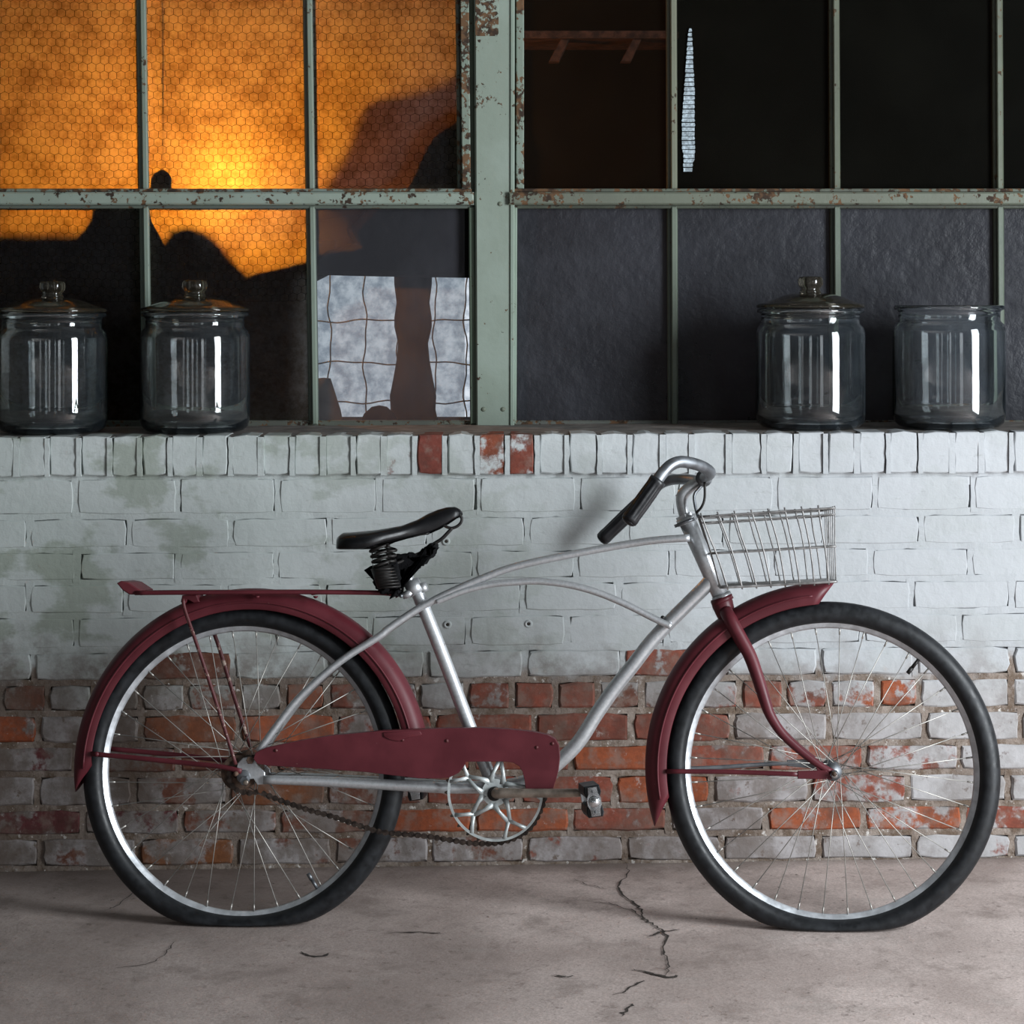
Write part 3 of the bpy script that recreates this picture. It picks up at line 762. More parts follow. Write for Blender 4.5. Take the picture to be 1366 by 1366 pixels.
def shadow_pt(px, py, e):                                      # where a thing e behind the glass stands for its edge to fall at px,py on the glass
    s = W(px, py, YW+0.004); d = LY-(YW+0.004); L = V((LX, 0, LZ))
    k = (d-e)/d
    return V((LX+(s.x-LX)*k, YW+0.004+e, LZ+(s.z-LZ)*k))
def clutter(name, outline, e, thick, label, cat, b=0.012):
    pts = [shadow_pt(x, y, e) for x, y in outline]
    zb = -0.05
    o = mk(name, *prism(pts, (0,-1,0), thick, b, 3), M_DARK, smooth=False, label=label, cat=cat)
    return recalc(o)
LOWY = 640
bench = empty('bench', (W(0,311,YW).x, YW+0.2, -0.05), label='dark bench with level top silhouetted behind the lowest left pane', cat='bench')
xr = shadow_pt(150, 311, 0.16).x; zt = shadow_pt(60, 311, 0.16).z
mk('bench_top', *bbox_bev(WX0+0.02, xr, YW+0.165, YW+0.37, zt-0.30, zt, 0.004), M_DARK, parent=bench, smooth=False)
for x in (WX0+0.1, xr-0.08):
    for y in (YW+0.20, YW+0.36): mk('leg', *box(x-0.02, x+0.02, y-0.012, y+0.0, -0.05, zt-0.29), M_DARK, parent=bench, smooth=False)
clutter('sack', [(114,620),(114,312),(124,300),(132,288),(137,270),(150,262),(170,262),(192,264),(201,282),(206,298),(216,314),(222,330),(224,620)], 0.03, 0.045, 'black sack shape with square top against the amber glow, behind the first muntin', 'sack')
clutter('sack', [(205,620),(208,330),(221,318),(228,306),(240,301),(252,300),(266,304),(280,312),(294,325),(304,338),(316,350),(328,361),(336,372),(338,620)], 0.125, 0.05, 'round-shouldered black sack silhouetted right of the hanging weight', 'sack')
clutter('dark_heap', [(318,620),(320,372),(337,362),(346,360),(358,358),(376,354),(398,348),(412,344),(428,336),(440,333),(456,332),(468,332),(470,380),(430,400),(422,620)], 0.065, 0.05, 'low dark heap sloping up behind the second muntin', 'heap')
clutter('coat', [(424,375),(430,352),(445,340),(466,334),(480,328),(474,318),(472,309),(480,300),(494,286),(506,272),(528,258),(540,250),(550,232),(558,212),(566,196),(576,182),(592,170),(608,162),(660,150),(700,200),(690,380),(560,378),(500,377)], 0.03, 0.03, 'tall dark hanging coat shape beside the green post', 'coat')
# thin amber-brown cloth added for the half-shadow, letting part of the light through
def make_dimming():
    n = NT('dimming_brown'); n.set(color=(0.03,0.018,0.01), rough=0.95)
    tp = n.n('ShaderNodeBsdfTransparent'); tp.inputs[0].default_value = (0.60, 0.48, 0.34, 1)
    m = n.n('ShaderNodeMixShader'); m.inputs[0].default_value = 0.30; n.link(tp.outputs[0], m.inputs[1]); n.link(n.b.outputs[0], m.inputs[2]); n.link(m.outputs[0], n.out.inputs[0]); return n.m
gz = [(428,262),(440,236),(452,216),(462,196),(472,166),(484,140),(500,130),(524,128),(560,122),(588,112),(606,98),(640,92),(660,300),(480,330)]
gp = [shadow_pt(x, y, 0.19) for x, y in gz]
ix = gz.index((640,92)); gp[ix+1:ix+1] = [V((gp[ix].x+0.01, gp[ix].y, 2.619)), V((gp[ix].x+0.05, gp[ix].y, 2.619))]
recalc(mk('dimming_sheet', *prism(gp, (0,-1,0), 0.004, 0.001, 1), make_dimming(), smooth=False, label='added thin brown cloth dimming the amber glow in the pane by the green post', cat='sheet'))
# pull cord with weight, just behind the glass
cordx = lambda y: 217+0.004*(y)
weight = empty('sash_weight', shadow_pt(218, 251, 0.014), label='small dark weight hanging on a cord and chain, against the amber pane', cat='weight')
mk('cord', *tube([shadow_pt(cordx(y), y, 0.014) for y in (YT, 0, 80, 160)], 0.0016, 6), M_RUST, parent=weight)
ch = MB()
for i in range(13):
    y = 160+i*5.2; a = shadow_pt(cordx(y), y, 0.014); b = shadow_pt(cordx(y), y+5.0, 0.014)
    d = 0.0022 if i % 2 else 0.0012
    loop = [a, (a+b)/2+V((d,0,0)), b, (a+b)/2-V((d,0,0))]
    ch.add(tube(loop+[loop[0]], 0.0007, 5, False))
ch.mk('chain', M_RUST, parent=weight)
wp = [(204,252),(204,238),(208,231),(217,226),(226,231),(229,238),(229,252)]
recalc(mk('block', *prism([shadow_pt(x, y, 0.008) for x, y in wp], (0,-1,0), 0.022, 0.002, 1), M_DARK, parent=weight, smooth=False))
# rusty shelf rail with two brackets seen through the clear upper pane
YS = 1.25
shelf = empty('wall_shelf', W(780, 60, YS), label='rusty shelf rail on two brackets seen through the clear upper pane', cat='shelf')
M_RAIL = simple('rusty_rail', (0.13, 0.055, 0.035), 0.8, scale=40, var=0.6)
a, b = W(640, 42, YS), W(905, 52, YS)
mk('rail', *bbox_bev(a.x, b.x, YS-0.02, YS+0.25, b.z, a.z, 0.003), M_RAIL, parent=shelf, smooth=False)
for (x, s) in ((752, -14), (848, -14)):
    p0, p1, p2, p3 = W(x-4, 52, YS), W(x+8, 52, YS), W(x+s+8, 82, YS), W(x+s-6, 82, YS)
    recalc(mk('bracket', *prism([p3, p2, p1, p0], (0,-1,0), 0.05, 0.002, 1), M_RAIL, parent=shelf, smooth=False))
# daylit window across the inner room, with wavy leaded bars, and a turned stool leg in front of it
YG = 1.15
win3 = empty('window_3', W(530, 560, YG), kind='structure', label='pale daylit window with wavy bars seen through the lower pane')
def make_daypane():
    n = NT('daylit_frosted_pane'); e = n.n('ShaderNodeEmission')
    h = n.noise(26, 6, 0.65)
    n.link(n.mix(n.ramp(h, 0.34, 0.66), (0.36, 0.42, 0.50), (0.80, 0.87, 0.95)), e.inputs[0]); e.inputs[1].default_value = 0.92
    n.link(e.outputs[0], n.out.inputs[0]); return n.m
M_DAY = make_daypane()
M_LEAD = simple('dull_lead', (0.16, 0.17, 0.18), 0.7)
def Wg(px, py): return W(px, py, YG)
gx = [395, 440, 487, 532, 580, 621, 660]; gy = [350, 428, 484, 536, 590]
for i in range(len(gx)-1):
    for j in range(len(gy)-1):
        a, b, c, d = Wg(gx[i], gy[j+1]), Wg(gx[i+1], gy[j+1]), Wg(gx[i+1], gy[j]), Wg(gx[i], gy[j])
        mk('lit_pane', [a, b, c, d], [(0,1,2,3)], M_DAY, parent=win3, smooth=False)
def wavy(p, q, amp, ph):
    P = [V(p)+(V(q)-V(p))*i/24 for i in range(25)]; d = (V(q)-V(p)).normalized(); s = V((-d.z, 0, d.x))
    return [x+s*(amp*(math.sin(i*0.62+ph)+0.6*math.sin(i*1.31+ph*2))) for i, x in enumerate(P)]
for i, x in enumerate(gx): mk('lead_bar', *tube(wavy(W(x, 350, YG-0.006), W(x, 590, YG-0.006), 0.0045, i*1.3), 0.0022, 6), M_LEAD, parent=win3)
for j, y in enumerate(gy): mk('lead_bar', *tube(wavy(W(395, y, YG-0.006), W(660, y, YG-0.006), 0.0038, j*2.1), 0.0022, 6), M_LEAD, parent=win3)
YV = 0.75
prof = [(0.0001,566),(36,566),(35,562),(32,556),(30,546),(31,528),(27,508),(22,480),(20,458),(25,436),(25,424),(22,404),(25,380),(26,340),(0.0001,338)]
kk = (YV+CAMD)/FPX
vc = W(551, 566, YV)
mk('turned_post', *lathe([(r*kk, (566-y)*kk) for r, y in prof], vc, (0,0,1), (1,0,0), 28), M_DARK, label='dark turned wooden post standing before the pale inner window', cat='post')
mk('upturned_bowl', *lathe([(0.0001,28*kk),(10*kk,26*kk),(20*kk,17*kk),(25*kk,5*kk),(26*kk,0),(0.0001,0)], W(506,569.3,YV-0.12), (0,0,1), (1,0,0), 24), M_DARK, label='small dark dome at the foot of the turned post', cat='bowl')
mk('stain_blob', *lathe([(0.0001,64*kk),(9*kk,63*kk),(14*kk,47*kk),(22*kk,22*kk),(26*kk,0),(0.0001,0)], W(432,569.3,YV-0.12), (0,0,1), (1,0,0), 20), simple('brown_stain', (0.10,0.085,0.08), 0.8), label='brown rounded pot standing in for a stain at the lower left of the pale inner window', cat='blob')  # added shape where the pane only has a dust stain
mk('work_table', *bbox_bev(W(390,600,YV).x, W(650,600,YV).x, 0.56, 1.10, 0.875, 0.915, 0.003), M_DARK, smooth=False, label='dark table top under the turned post behind the window', cat='table')
# ================================================================== JARS
JO = [(0.0001,0),(0.088,0),(0.110,0.004),(0.119,0.013),(0.1228,0.028),(0.1232,0.06),(0.1232,0.205),(0.1225,0.217),(0.119,0.227),(0.113,0.2325),(0.1105,0.236),(0.1105,0.255),(0.113,0.2585),(0.119,0.2605),(0.1205,0.2645),(0.119,0.2685),(0.112,0.270)]
JI = [(0.1065,0.268),(0.1055,0.258),(0.1055,0.236),(0.109,0.229),(0.116,0.221),(0.1185,0.212),(0.1188,0.2),(0.1188,0.032),(0.113,0.018),(0.10,0.013),(0.0001,0.012)]
LO = [(0.1195,0.2712),(0.1215,0.2745),(0.1195,0.2785),(0.108,0.2815),(0.092,0.287),(0.075,0.2945),(0.055,0.3005),(0.034,0.3035),(0.0001,0.3045)]
LI = [(0.0001,0.298),(0.05,0.2955),(0.075,0.2885),(0.095,0.280),(0.1035,0.272),(0.1030,0.262),(0.1000,0.261),(0.0990,0.270)]
KN = [(0.0001,0.3035),(0.026,0.304),(0.0225,0.310),(0.021,0.314),(0.0265,0.3205),(0.0285,0.327),(0.0282,0.335),(0.0255,0.340),(0.014,0.3415),(0.0001,0.342)]
def jar(px, lid, label, YC=0.137, s=1.0):
    x = W(px, 500, YC).x; z = sill_z(x)+0.0012
    j = empty('glass_jar', (x, YC, z), label=label, cat='jar', group='glass jars on the window sill')
    c = V((x, YC, z))
    sc_ = lambda P: [(r*s, h*s) for r, h in P]
    recalc(mk('jar_body', *lathe(sc_(JO+JI), c, (0,0,1), (1,0,0), 56), M_GLASS, parent=j))
    if lid:
        l = recalc(mk('lid', *lathe(sc_([(0.0001,0.3045)][:0]+LO[::-1]+[(0.103,0.2712)]+LI[::-1][1:]), c, (0,0,1), (1,0,0), 56), M_LIDGLASS, parent=j))
        recalc(mk('knob', *lathe(sc_(KN), c, (0,0,1), (1,0,0), 28), M_LIDGLASS, parent=l))
jar(70, True, 'lidded glass jar at the far end of the sill, cut by the picture edge')
jar(260, True, 'lidded glass jar standing in front of the first window muntin')
jar(1081, True, 'lidded glass jar with a domed lid, above the wire basket')
jar(1266, False, 'open glass jar without a lid, beside the last lidded jar', YC=0.13, s=1.02)
# ================================================================== BICYCLE
LEAN = math.radians(7.0)
HR = W(324.5, 1027, -0.38); HF = W(1109, 1027, -0.47)
U = (HF-HR).normalized()
vv0 = V((0, math.sin(LEAN), math.cos(LEAN))); VV = (vv0 - U*vv0.dot(U)).normalized()
NN = U.cross(VV).normalized()                                   # towards the camera
CAMP = V((0, -CAMD, CAMZ))
def B(px, py, off=0.0):                                         # point off metres in front of the bicycle's mid plane
    d = V(((px-683)/FPX, 1.0, -(py-400)/FPX))
    t = (off + (HR-CAMP).dot(NN))/d.dot(NN)
    return CAMP + d*t
def ray_mid(px, py, off=0.0):
    return B(px, py, 0)+NN*off
gz0 = floor_z(0.05, -0.43)
bike = empty('bicycle', (0.05, -0.43, gz0), label='old maroon and silver cruiser bicycle with a wire basket leaning against the brick wall', cat='bicycle')
def pm(name, vf, mat, parent=bike, **k): return mk(name, vf[0], vf[1], mat, parent=parent, **k)
# ---- wheels
def wheel(name, c, nsp, hubr, valve_px, tone):
    wh = empty(name, c, parent=bike)
    # tyre, sagging flat on the floor
    prof = []
    for i in range(22):
        a = 2*PI*i/22
        prof.append((0.301+0.0245*math.cos(a)*(1.0 if math.cos(a) > 0 else 0.75), 0.0235*math.sin(a)))
    v, f = lathe_ring(prof, c, NN, U, 120)
    out = []
    for p in v:
        h = p.z-floor_z(p.x, p.y)
        if h < 0.045:
            r = (p-c); bulge = 1+max(0, (0.030-h))*9.0 if h < 0.03 else 1
            o = r.dot(NN); p = p+NN*o*(bulge-1)*0.6
            kk_ = 0.010; hs = 0.5*(h+math.sqrt(h*h+kk_*kk_)); p = V((p.x, p.y, floor_z(p.x, p.y)+0.0002+hs-0.0008*max(0, h)/0.045))
        out.append(p)
    pm('tire', (out, f), M_TIRE, wh)
    # tread ridges on the outside
    rp = [(0.2955, 0.0150),(0.2935, 0.0165),(0.291, 0.0155),(0.284, 0.0085),(0.2765, 0.0045),(0.2735, 0.0),(0.2765,-0.0045),(0.284,-0.0085),(0.291,-0.0155),(0.2935,-0.0165),(0.2955,-0.0150),(0.285,0.0)]
    pm('rim', lathe_ring(rp, c, NN, U, 120), M_RIM, wh)
    hb = MB()
    fl = 0.031
    hb.add(lathe([(0.0001,-fl-0.012),(0.012,-fl-0.011),(0.014,-fl-0.003),(hubr,-fl-0.002),(hubr,-fl+0.002),(hubr*0.62,-fl+0.004),(hubr*0.52,0),(hubr*0.62,fl-0.004),(hubr,fl-0.002),(hubr,fl+0.002),(0.014,fl+0.003),(0.012,fl+0.011),(0.0001,fl+0.012)], c, NN, U, 28))
    hb.mk('hub', M_RUST if tone else M_DULLCHROME, parent=wh)
    pm('axle', tube([c-NN*0.075, c+NN*0.075], 0.0046, 10), M_RUST, wh)
    for i in range(nsp):
        side = 1 if i % 2 else -1
        ar = 2*PI*(i+0.5)/nsp
        tw = (1 if (i//2) % 2 else -1)*math.radians(68)
        ah = ar+tw
        ph = c+(U*math.cos(ah)+VV*math.sin(ah))*(hubr*0.86)+NN*side*fl
        pr = c+(U*math.cos(ar)+VV*math.sin(ar))*0.2745+NN*side*0.0015
        d = (pr-ph).normalized()
        m = MB().add(tube([ph, pr-d*0.012], 0.00095, 6)).add(tube([pr-d*0.013, pr], 0.0018, 6))
        m.mk('spoke', M_SPOKE, parent=wh)
    vp = ray_mid(*valve_px); d = (c-vp); d -= NN*d.dot(NN); d.normalize(); base = c-d*0.274
    vm = MB().add(tube([base, base+d*0.020], 0.0035, 10)).add(tube([base+d*0.020, base+d*0.034], [0.0045, 0.0040], 10))
    vm.mk('valve', M_BLACKMETAL if not tone else M_DULLCHROME, parent=wh)
    return wh
rw_ = wheel('rear_wheel', HR, 36, 0.036, (422, 1183), 1)
fw_ = wheel('front_wheel', HF, 36, 0.0175, (1222, 884), 0)
# ---- fenders
def fender(name, cpx, rpx_out, rpx_in, scale, a0, a1, taper_end, hw=0.034, point=0, rake=9):
    c = B(*cpx); R0 = rpx_in/scale; R1 = rpx_out/scale
    prof = []
    for i in range(13):
        t = PI*i/12; o = hw*math.cos(t)
        s = math.sin(t)**0.62 if math.sin(t) > 0 else 0
        prof.append((R0+(R1-R0)*s, o))
    inner = [(r-0.0016, o*0.955) for r, o in prof][::-1]
    v, f = lathe_ring(prof+inner, c, NN, U, 84, a0, a1)
    m = len(prof)*2
    cnt = 85
    if point:                                                   # raked tip: the lips stop short of the crown
        for k in range(10):
            for j in range(m):
                q = v[k*m+j]; d = q-c; o = d.dot(NN); p = d-NN*o; rr = p.length
                da = A(point)*(R1-rr)/(R1-R0)*(1-k/10); e = NN.cross(p)
                v[k*m+j] = c+p*math.cos(da)+e*math.sin(da)+NN*o
    for k in range(cnt-14, cnt):                                # raked lower end
        for j in range(m):
            q = v[k*m+j]; d = q-c; o = d.dot(NN); p = d-NN*o; rr = p.length
            da = -A(rake)*max(0, (R1-rr)/(R1-R0))*((k-cnt+14)/14); e = NN.cross(p)
            v[k*m+j] = c+p*math.cos(da)+e*math.sin(da)+NN*o
    for k in range(cnt):                                        # pointed, flared ends
        for e, amt in taper_end:
            t = k/84 if e else 1-k/84
            if t > 0.965:
                u = (t-0.965)/0.035
                for j in range(m):
                    q = v[k*m+j]; o = (q-c).dot(NN)
                    v[k*m+j] = q-NN*o*amt*u*u
    return pm(name, (v, f), M_MAROON), c
A = math.radians
rf, rfc = fender('rear_fender', (335,1027), 240, 213, 667.7, A(6), A(187), [(1, 0.35)])
ff_, ffc = fender('front_fender', (1109,1027), 248, 220, 683, A(87.5), A(197.5), [(0, 0.3), (1, 0.35)], point=5.5)
# crease along the fender sides
for nm, c, R, a0, a1 in ((rf, rfc, 222/667.7, A(8), A(179)), (ff_, ffc, 231/683, A(95), A(189))):
    P = [c+(U*math.cos(a0+(a1-a0)*i/70)+VV*math.sin(a0+(a1-a0)*i/70))*R+NN*0.0338 for i in range(71)]
    pm('rolled_edge', tube(P, 0.0022, 6), M_MAROON, nm)
# ---- frame (silver)
frame = empty('frame', B(658,1050), parent=bike)
def ft(name, pts, r, seg=14, mat=M_SILVER, n=8, cap=True):
    return pm(name, tube(crom(pts, n), r, seg, cap), mat, frame)
seat_t = ft('seat_tube', [B(554,783), B(590,873), B(626,968), B(659,1050)], 0.0135)
down_t = ft('down_tube', [B(950,770), B(942,781), B(918,805), B(891,832), B(867,858), B(843,889), B(820,918), B(796,952), B(776,984), B(757,1006), B(728,1030), B(695,1045), B(661,1051)], 0.0142, n=6)
head_t = ft('head_tube', [B(917.5,697), B(962.5,796)], 0.0172, 20)
pm('head_badge_ring', tube([B(914.5,690), B(917.8,698)], 0.0205, 20), M_SILVER, frame)
pm('lower_cup', tube([B(961.5,793), B(964.5,800)], [0.0195, 0.021], 20), M_SILVER, frame)
def twin(name, pxs, offs, r):
    for s in (1, -1):
        P = [ray_mid(x, y, 0)+NN*o*s for (x, y), o in zip(pxs, offs)] if s < 0 else [B(x, y, o) for (x, y), o in zip(pxs, offs)]
        pm(name, tube(crom(P, 8), r, 12), M_SILVER, frame)
up = [(345,1003),(366,973),(401,929),(453,883),(504,850),(519,838),(558,812),(596,792),(647,770),(690,755),(760,740),(816,729.5),(871,721),(920,717.5)]
upo = [0.060,0.056,0.050,0.042,0.034,0.031,0.025,0.0235,0.0225,0.0215,0.021,0.020,0.019,0.0185]
twin('cantilever_tube', up, upo, 0.0074)
lo = [(582,802.5),(600,795),(622,787),(655,779.5),(690,776.5),(718,775.5),(757,780),(795,790),(834,806),(872,825),(895,835.5)]
loo = [0.026,0.0255,0.025,0.0245,0.024,0.0235,0.023,0.0225,0.022,0.0215,0.021]
twin('lower_tube', lo, loo, 0.0066)
for s in (1, -1):
    P = [(B if s > 0 else (lambda x, y, o: ray_mid(x, y)+NN*o))(x, y, o*s) for (x, y, o) in ((352,1040,0.056),(420,1042,0.050),(500,1046,0.043),(560,1049,0.038),(600,1051,0.034),(655,1051,0.022))]
    pm('chain_stay', tube(crom(P, 6), [0.0088, 0.0098, 0.0108, 0.0112, 0.0112, 0.011], 12), M_SILVER, frame)
    # dropout plates
    O = [(317,1018),(324,1011),(334,1009),(341,1013),(343,1021),(353,1030),(354,1046),(343,1047),(338,1039),(330,1040),(322,1034),(315,1027)]
    q = [B(x, y, 0.058) for x, y in O]
    if s < 0: q = [ray_mid(x, y)-NN*0.0535 for x, y in O]
    recalc(pm('dropout', prism(q, NN, 0.0055, 0.0012, 1), M_SILVER, frame, smooth=False))
pm('bottom_bracket', tube([B(660,1051)-NN*0.036, B(660,1051)+NN*0.036], 0.0225, 24), M_SILVER, frame)
collar = MB().add(tube([B(548,775), B(557,792)], [0.0165, 0.0172], 16))
collar.add(tube([B(551,790,0.006), B(537,795,0.010)], [0.009, 0.007], 10)).add(tube([B(562,778,0.0), B(566,790,0.0)], [0.010, 0.011], 10))
collar.mk('seat_clamp', M_SILVER, parent=frame)
pm('clamp_bolt', tube([B(535,795,0.018), B(535,795,-0.018)], 0.0042, 8), M_DULLCHROME, frame)
pm('seat_post', tube([B(538,757), B(552,788)], 0.0115, 14), M_SILVER, bike)
pm('weld_bolt', tube([B(884,824,0.012), B(884,824,-0.018)], 0.0045, 8), M_BLACKMETAL, frame)
# ---- fork (maroon)
fork = empty('fork', B(964,812), parent=bike)
pm('crown', tube(crom([B(961,797), B(964,806), B(968,818), B(973,830)], 4), [0.0205, 0.0215, 0.019, 0.016], 20), M_MAROON, fork)
pm('crown_race', tube([B(962.0,797.5), B(964.5,803.5)], 0.0228, 20), M_MAROON, fork)
bl = [(968,815,0.012),(975,828,0.030),(988,852,0.036),(1001,876,0.039),(1012,907,0.042),(1021,936,0.044),(1028,955,0.045),(1043,978,0.047),(1066,1000,0.049),(1089,1018,0.051),(1108,1030,0.052)]
br = [0.0130,0.0142,0.0138,0.0132,0.0122,0.0112,0.0102,0.0092,0.0082,0.0075,0.0072]
for s in (1, -1):
    P = [B(x, y, o) if s > 0 else B(x+0.0, y, -o) for x, y, o in bl]
    if s < 0: P = [ray_mid(x, y)-NN*o for x, y, o in bl]
    pm('fork_blade', tube(crom(P, 5), br, 14), M_MAROON, fork)
    T = [(1086,1019),(1108,1024),(1118,1030),(1117,1038),(1106,1040),(1094,1034)]
    q = [B(x, y, 0.056) for x, y in T] if s > 0 else [ray_mid(x, y)-NN*0.0515 for x, y in T]
    recalc(pm('fork_end', prism(q, NN, 0.0045, 0.001, 1), M_MAROON, fork, smooth=False))
def nut(name, px, py, off, r, h, mat, par, ball=False):
    c = B(px, py, off)
    v = []; m = MB()
    m.add(lathe([(0.0001,0),(r,0),(r,h*0.8),(r*0.85,h),(0.0001,h)], c, NN, U, 6))
    m.mk(name, mat, parent=par, smooth=False)
    if ball: pm('axle_cap', dome(c+NN*h*0.6, NN, r*0.78, r*1.1), M_CHROME, par)
nut('axle_nut', 1113, 1033, 0.0575, 0.0090, 0.008, M_DULLCHROME, fw_, True)
c = B(325, 1036, 0.0585); pm('washer', disc_cyl(c, NN, 0.0135, 0.002, 20, 0.0004), M_DULLCHROME, rw_)
nut('axle_nut', 327, 1041, 0.061, 0.0098, 0.010, M_DULLCHROME, rw_)
pm('axle_bolt_end', disc_cyl(B(328.5,1043.5,0.071), NN, 0.0048, 0.006, 12), M_CRANK, rw_)
nut('guard_nut', 334, 1014, 0.0625, 0.0078, 0.006, M_RUST, bike)
# ---- stays
def stay(name, par, pts, r, mat, flat=0.55):
    pm(name, tube(crom(pts, 4), r, 10, True, (NN, flat)), mat, par)
stay('fender_stay', rf, [B(122,1005.5,0.036), B(180,1011,0.042), B(250,1018,0.052), B(296,1023,0.061), B(322,1029,0.064)], 0.0050, M_MAROON)
stay('fender_stay', rf, [ray_mid(127,1000)-NN*0.036, ray_mid(250,1013)-NN*0.052, ray_mid(326,1024)-NN*0.062], 0.0050, M_MAROON)
stay('fender_stay', ff_, [B(889,1029,0.036), B(960,1029.5,0.044), B(1030,1031.5,0.053), B(1064,1033,0.0575)], 0.0046, M_MAROON)
recalc(pm('stay_end', prism([B(x, y, 0.0605) for x, y in ((1064,1028.5),(1102,1027.5),(1108,1033),(1102,1039.5),(1064,1039))], NN, 0.004, 0.001, 1), M_MAROON, ff_, smooth=False))
stay('fender_stay', ff_, [B(898,1026,-0.036), B(960,1023.5,-0.044), B(1040,1018.5,-0.053), B(1090,1020,-0.0575)], 0.0042, M_DULLCHROME)
recalc(pm('stay_end', prism([B(x, y, -0.053) for x, y in ((1050,1014),(1090,1012),(1098,1018),(1090,1026),(1050,1022))], NN, 0.004, 0.001, 1), M_DULLCHROME, ff_, smooth=False))
pm('stay_bolt', dome(B(129,1006,0.041), NN, 0.005, 0.004), M_MAROON, rf)
# ---- rear rack
rack = empty('rear_rack', B(340,790), parent=bike)
for s in (1, -1):
    f_ = (lambda x, y, o=0.056: B(x, y, o)) if s > 0 else (lambda x, y, o=0.056: ray_mid(x, y)-NN*o)
    taper = [(180,791,0.048),(250,790.5,0.050),(343,790,0.046),(430,790,0.036),(505,791,0.022),(530,793.5,0.014)]
    pm('rack_rail', tube(crom([f_(x, y, o) for x, y, o in taper], 5), 0.0046, 10), M_MAROON, rack)
ok_ = []
tailv = [(155.5,778),(161,775),(171,777),(187,787.5),(184,793.5),(172,793),(163,787)]
recalc(pm('tail_plate', prism([B(x, y, 0.050) for x, y in tailv], NN, 0.104, 0.002, 1), M_MAROON, rack, smooth=False))
for x in (196, 262, 344, 421):
    hwid = interp([0.048, 0.050, 0.046, 0.038], min(1, max(0, (x-180)/250)))
    pm('rack_crossbar', tube([ray_mid(x, 791)-NN*hwid, ray_mid(x, 791)+NN*hwid], 0.0038, 8), M_MAROON, rack)
pm('rack_slat', tube([ray_mid(176, 789), ray_mid(300, 788.5), ray_mid(500, 790.5)], 0.0085, 8, True, (VV, 0.3)), M_MAROON, rack)
recalc(pm('rack_foot', prism([B(x, y, 0.030) for x, y in ((243,794),(262,794),(266,803),(258,804),(250,800),(246,806),(241,803))], NN, 0.060, 0.0015, 1), M_MAROON, rack, smooth=False))
for x in (343, 421): pm('rack_rivet', dome(B(x, 795, 0.040), -VV, 0.005, 0.005), M_MAROON, rack)
stay('rack_stay', rack, [B(244,799,0.050), B(247,815,0.052), B(262,858,0.057), B(284,924,0.061), B(302,980,0.065), B(314.5,1020,0.068)], 0.0037, M_ROD, 0.8)
stay('rack_stay', rack, [ray_mid(270,830)-NN*0.050, ray_mid(282,858)-NN*0.053, ray_mid(303,930)-NN*0.060, ray_mid(326,1004)-NN*0.066], 0.0042, M_ROD, 0.8)
# ---- chain guard
GO = [(340.5,1004.5),(348,1000),(358,996.5),(400,988),(444,981),(510,975),(560,973),(600,971.5),(640,971),(680,973),(712,976.5),(730,980.5),(740,986),(745,995),(746.5,1010),(744.5,1028),(741,1042),(738,1052),(701,1052.5),(699.5,1040),(697,1030),(693,1022.5),(684,1017.2),(672,1016),(645,1016),(622,1016.3),(618.5,1023),(612,1031),(600,1037),(585,1038.5),(560,1038.5),(525,1034.5),(488,1030),(440,1026.5),(400,1024),(358,1021.5),(343,1019),(338,1012)]
guard = recalc(pm('chain_guard', prism([B(x, y, 0.073) for x, y in GO], NN, 0.0022, 0.0008, 1), M_MAROON, bike, smooth=False))
TE = [(352,998.5),(400,988),(444,981),(510,975),(560,973),(600,971.5),(640,971),(680,973),(712,976.5),(730,980.5),(740,986),(745,995),(746.5,1010),(744.5,1028),(741,1042)]
fv = []; ffs = []
for i, (x, y) in enumerate(TE):
    a_ = B(x, y, 0.0732); b_ = a_-NN*0.026; nin = B(x, y+2.2, 0.0732) if i < 9 else B(x-2.0, y+1.0, 0.0732)
    fv += [a_, b_, nin-NN*0.026, nin]
    if i:
        a4, b4 = 4*(i-1), 4*i
        for k in range(4): ffs.append((a4+k, a4+(k+1)%4, b4+(k+1)%4, b4+k))
recalc(mk('guard_flange', fv, ffs, M_MAROON, parent=guard, smooth=False))
recalc(pm('guard_clip', prism([B(x, y, 0.0755) for x, y in ((511,977),(560,975),(563,980),(545,984),(532,989),(520,987),(512,983))], NN, 0.003, 0.0014, 2), M_MAROON, guard, smooth=True))
for (x, y) in ((716,997),(737,992),(596,988),(368,1001),(537,987)): pm('guard_screw', dome(B(x, y, 0.0735), NN, 0.0035, 0.002, 10, 3), M_ROD, guard)
# ---- sprocket, chain, cranks, pedals
SC = B(660.5, 1057, 0.058)
spk = MB(); RS = 0.0935
spk.add(lathe_ring([(RS-0.0048,-0.0015),(RS-0.0048,0.0015),(RS,0.0015),(RS,-0.0015)], SC, NN, U, 72))
spr = spk.mk('sprocket', M_SPIDER, parent=bike, smooth=False)
tv = []; tf = []
NT_ = 26
for i in range(NT_):
    a = 2*PI*i/NT_; d = U*math.cos(a)+VV*math.sin(a); t = U*-math.sin(a)+VV*math.cos(a)
    n0_ = len(tv)
    for o in (-0.0012, 0.0012): tv += [SC+d*(RS-0.001)-t*0.0042+NN*o, SC+d*(RS-0.001)+t*0.0042+NN*o, SC+d*(RS+0.0055)+t*0.0014+NN*o, SC+d*(RS+0.0055)-t*0.0014+NN*o]
    tf += [tuple(n0_+q for q in f) for f in ((0,1,2,3),(7,6,5,4),(0,4,5,1),(1,5,6,2),(2,6,7,3),(3,7,4,0))]
mk('tooth', tv, tf, M_CHAIN, parent=spr, smooth=False, kind='stuff')
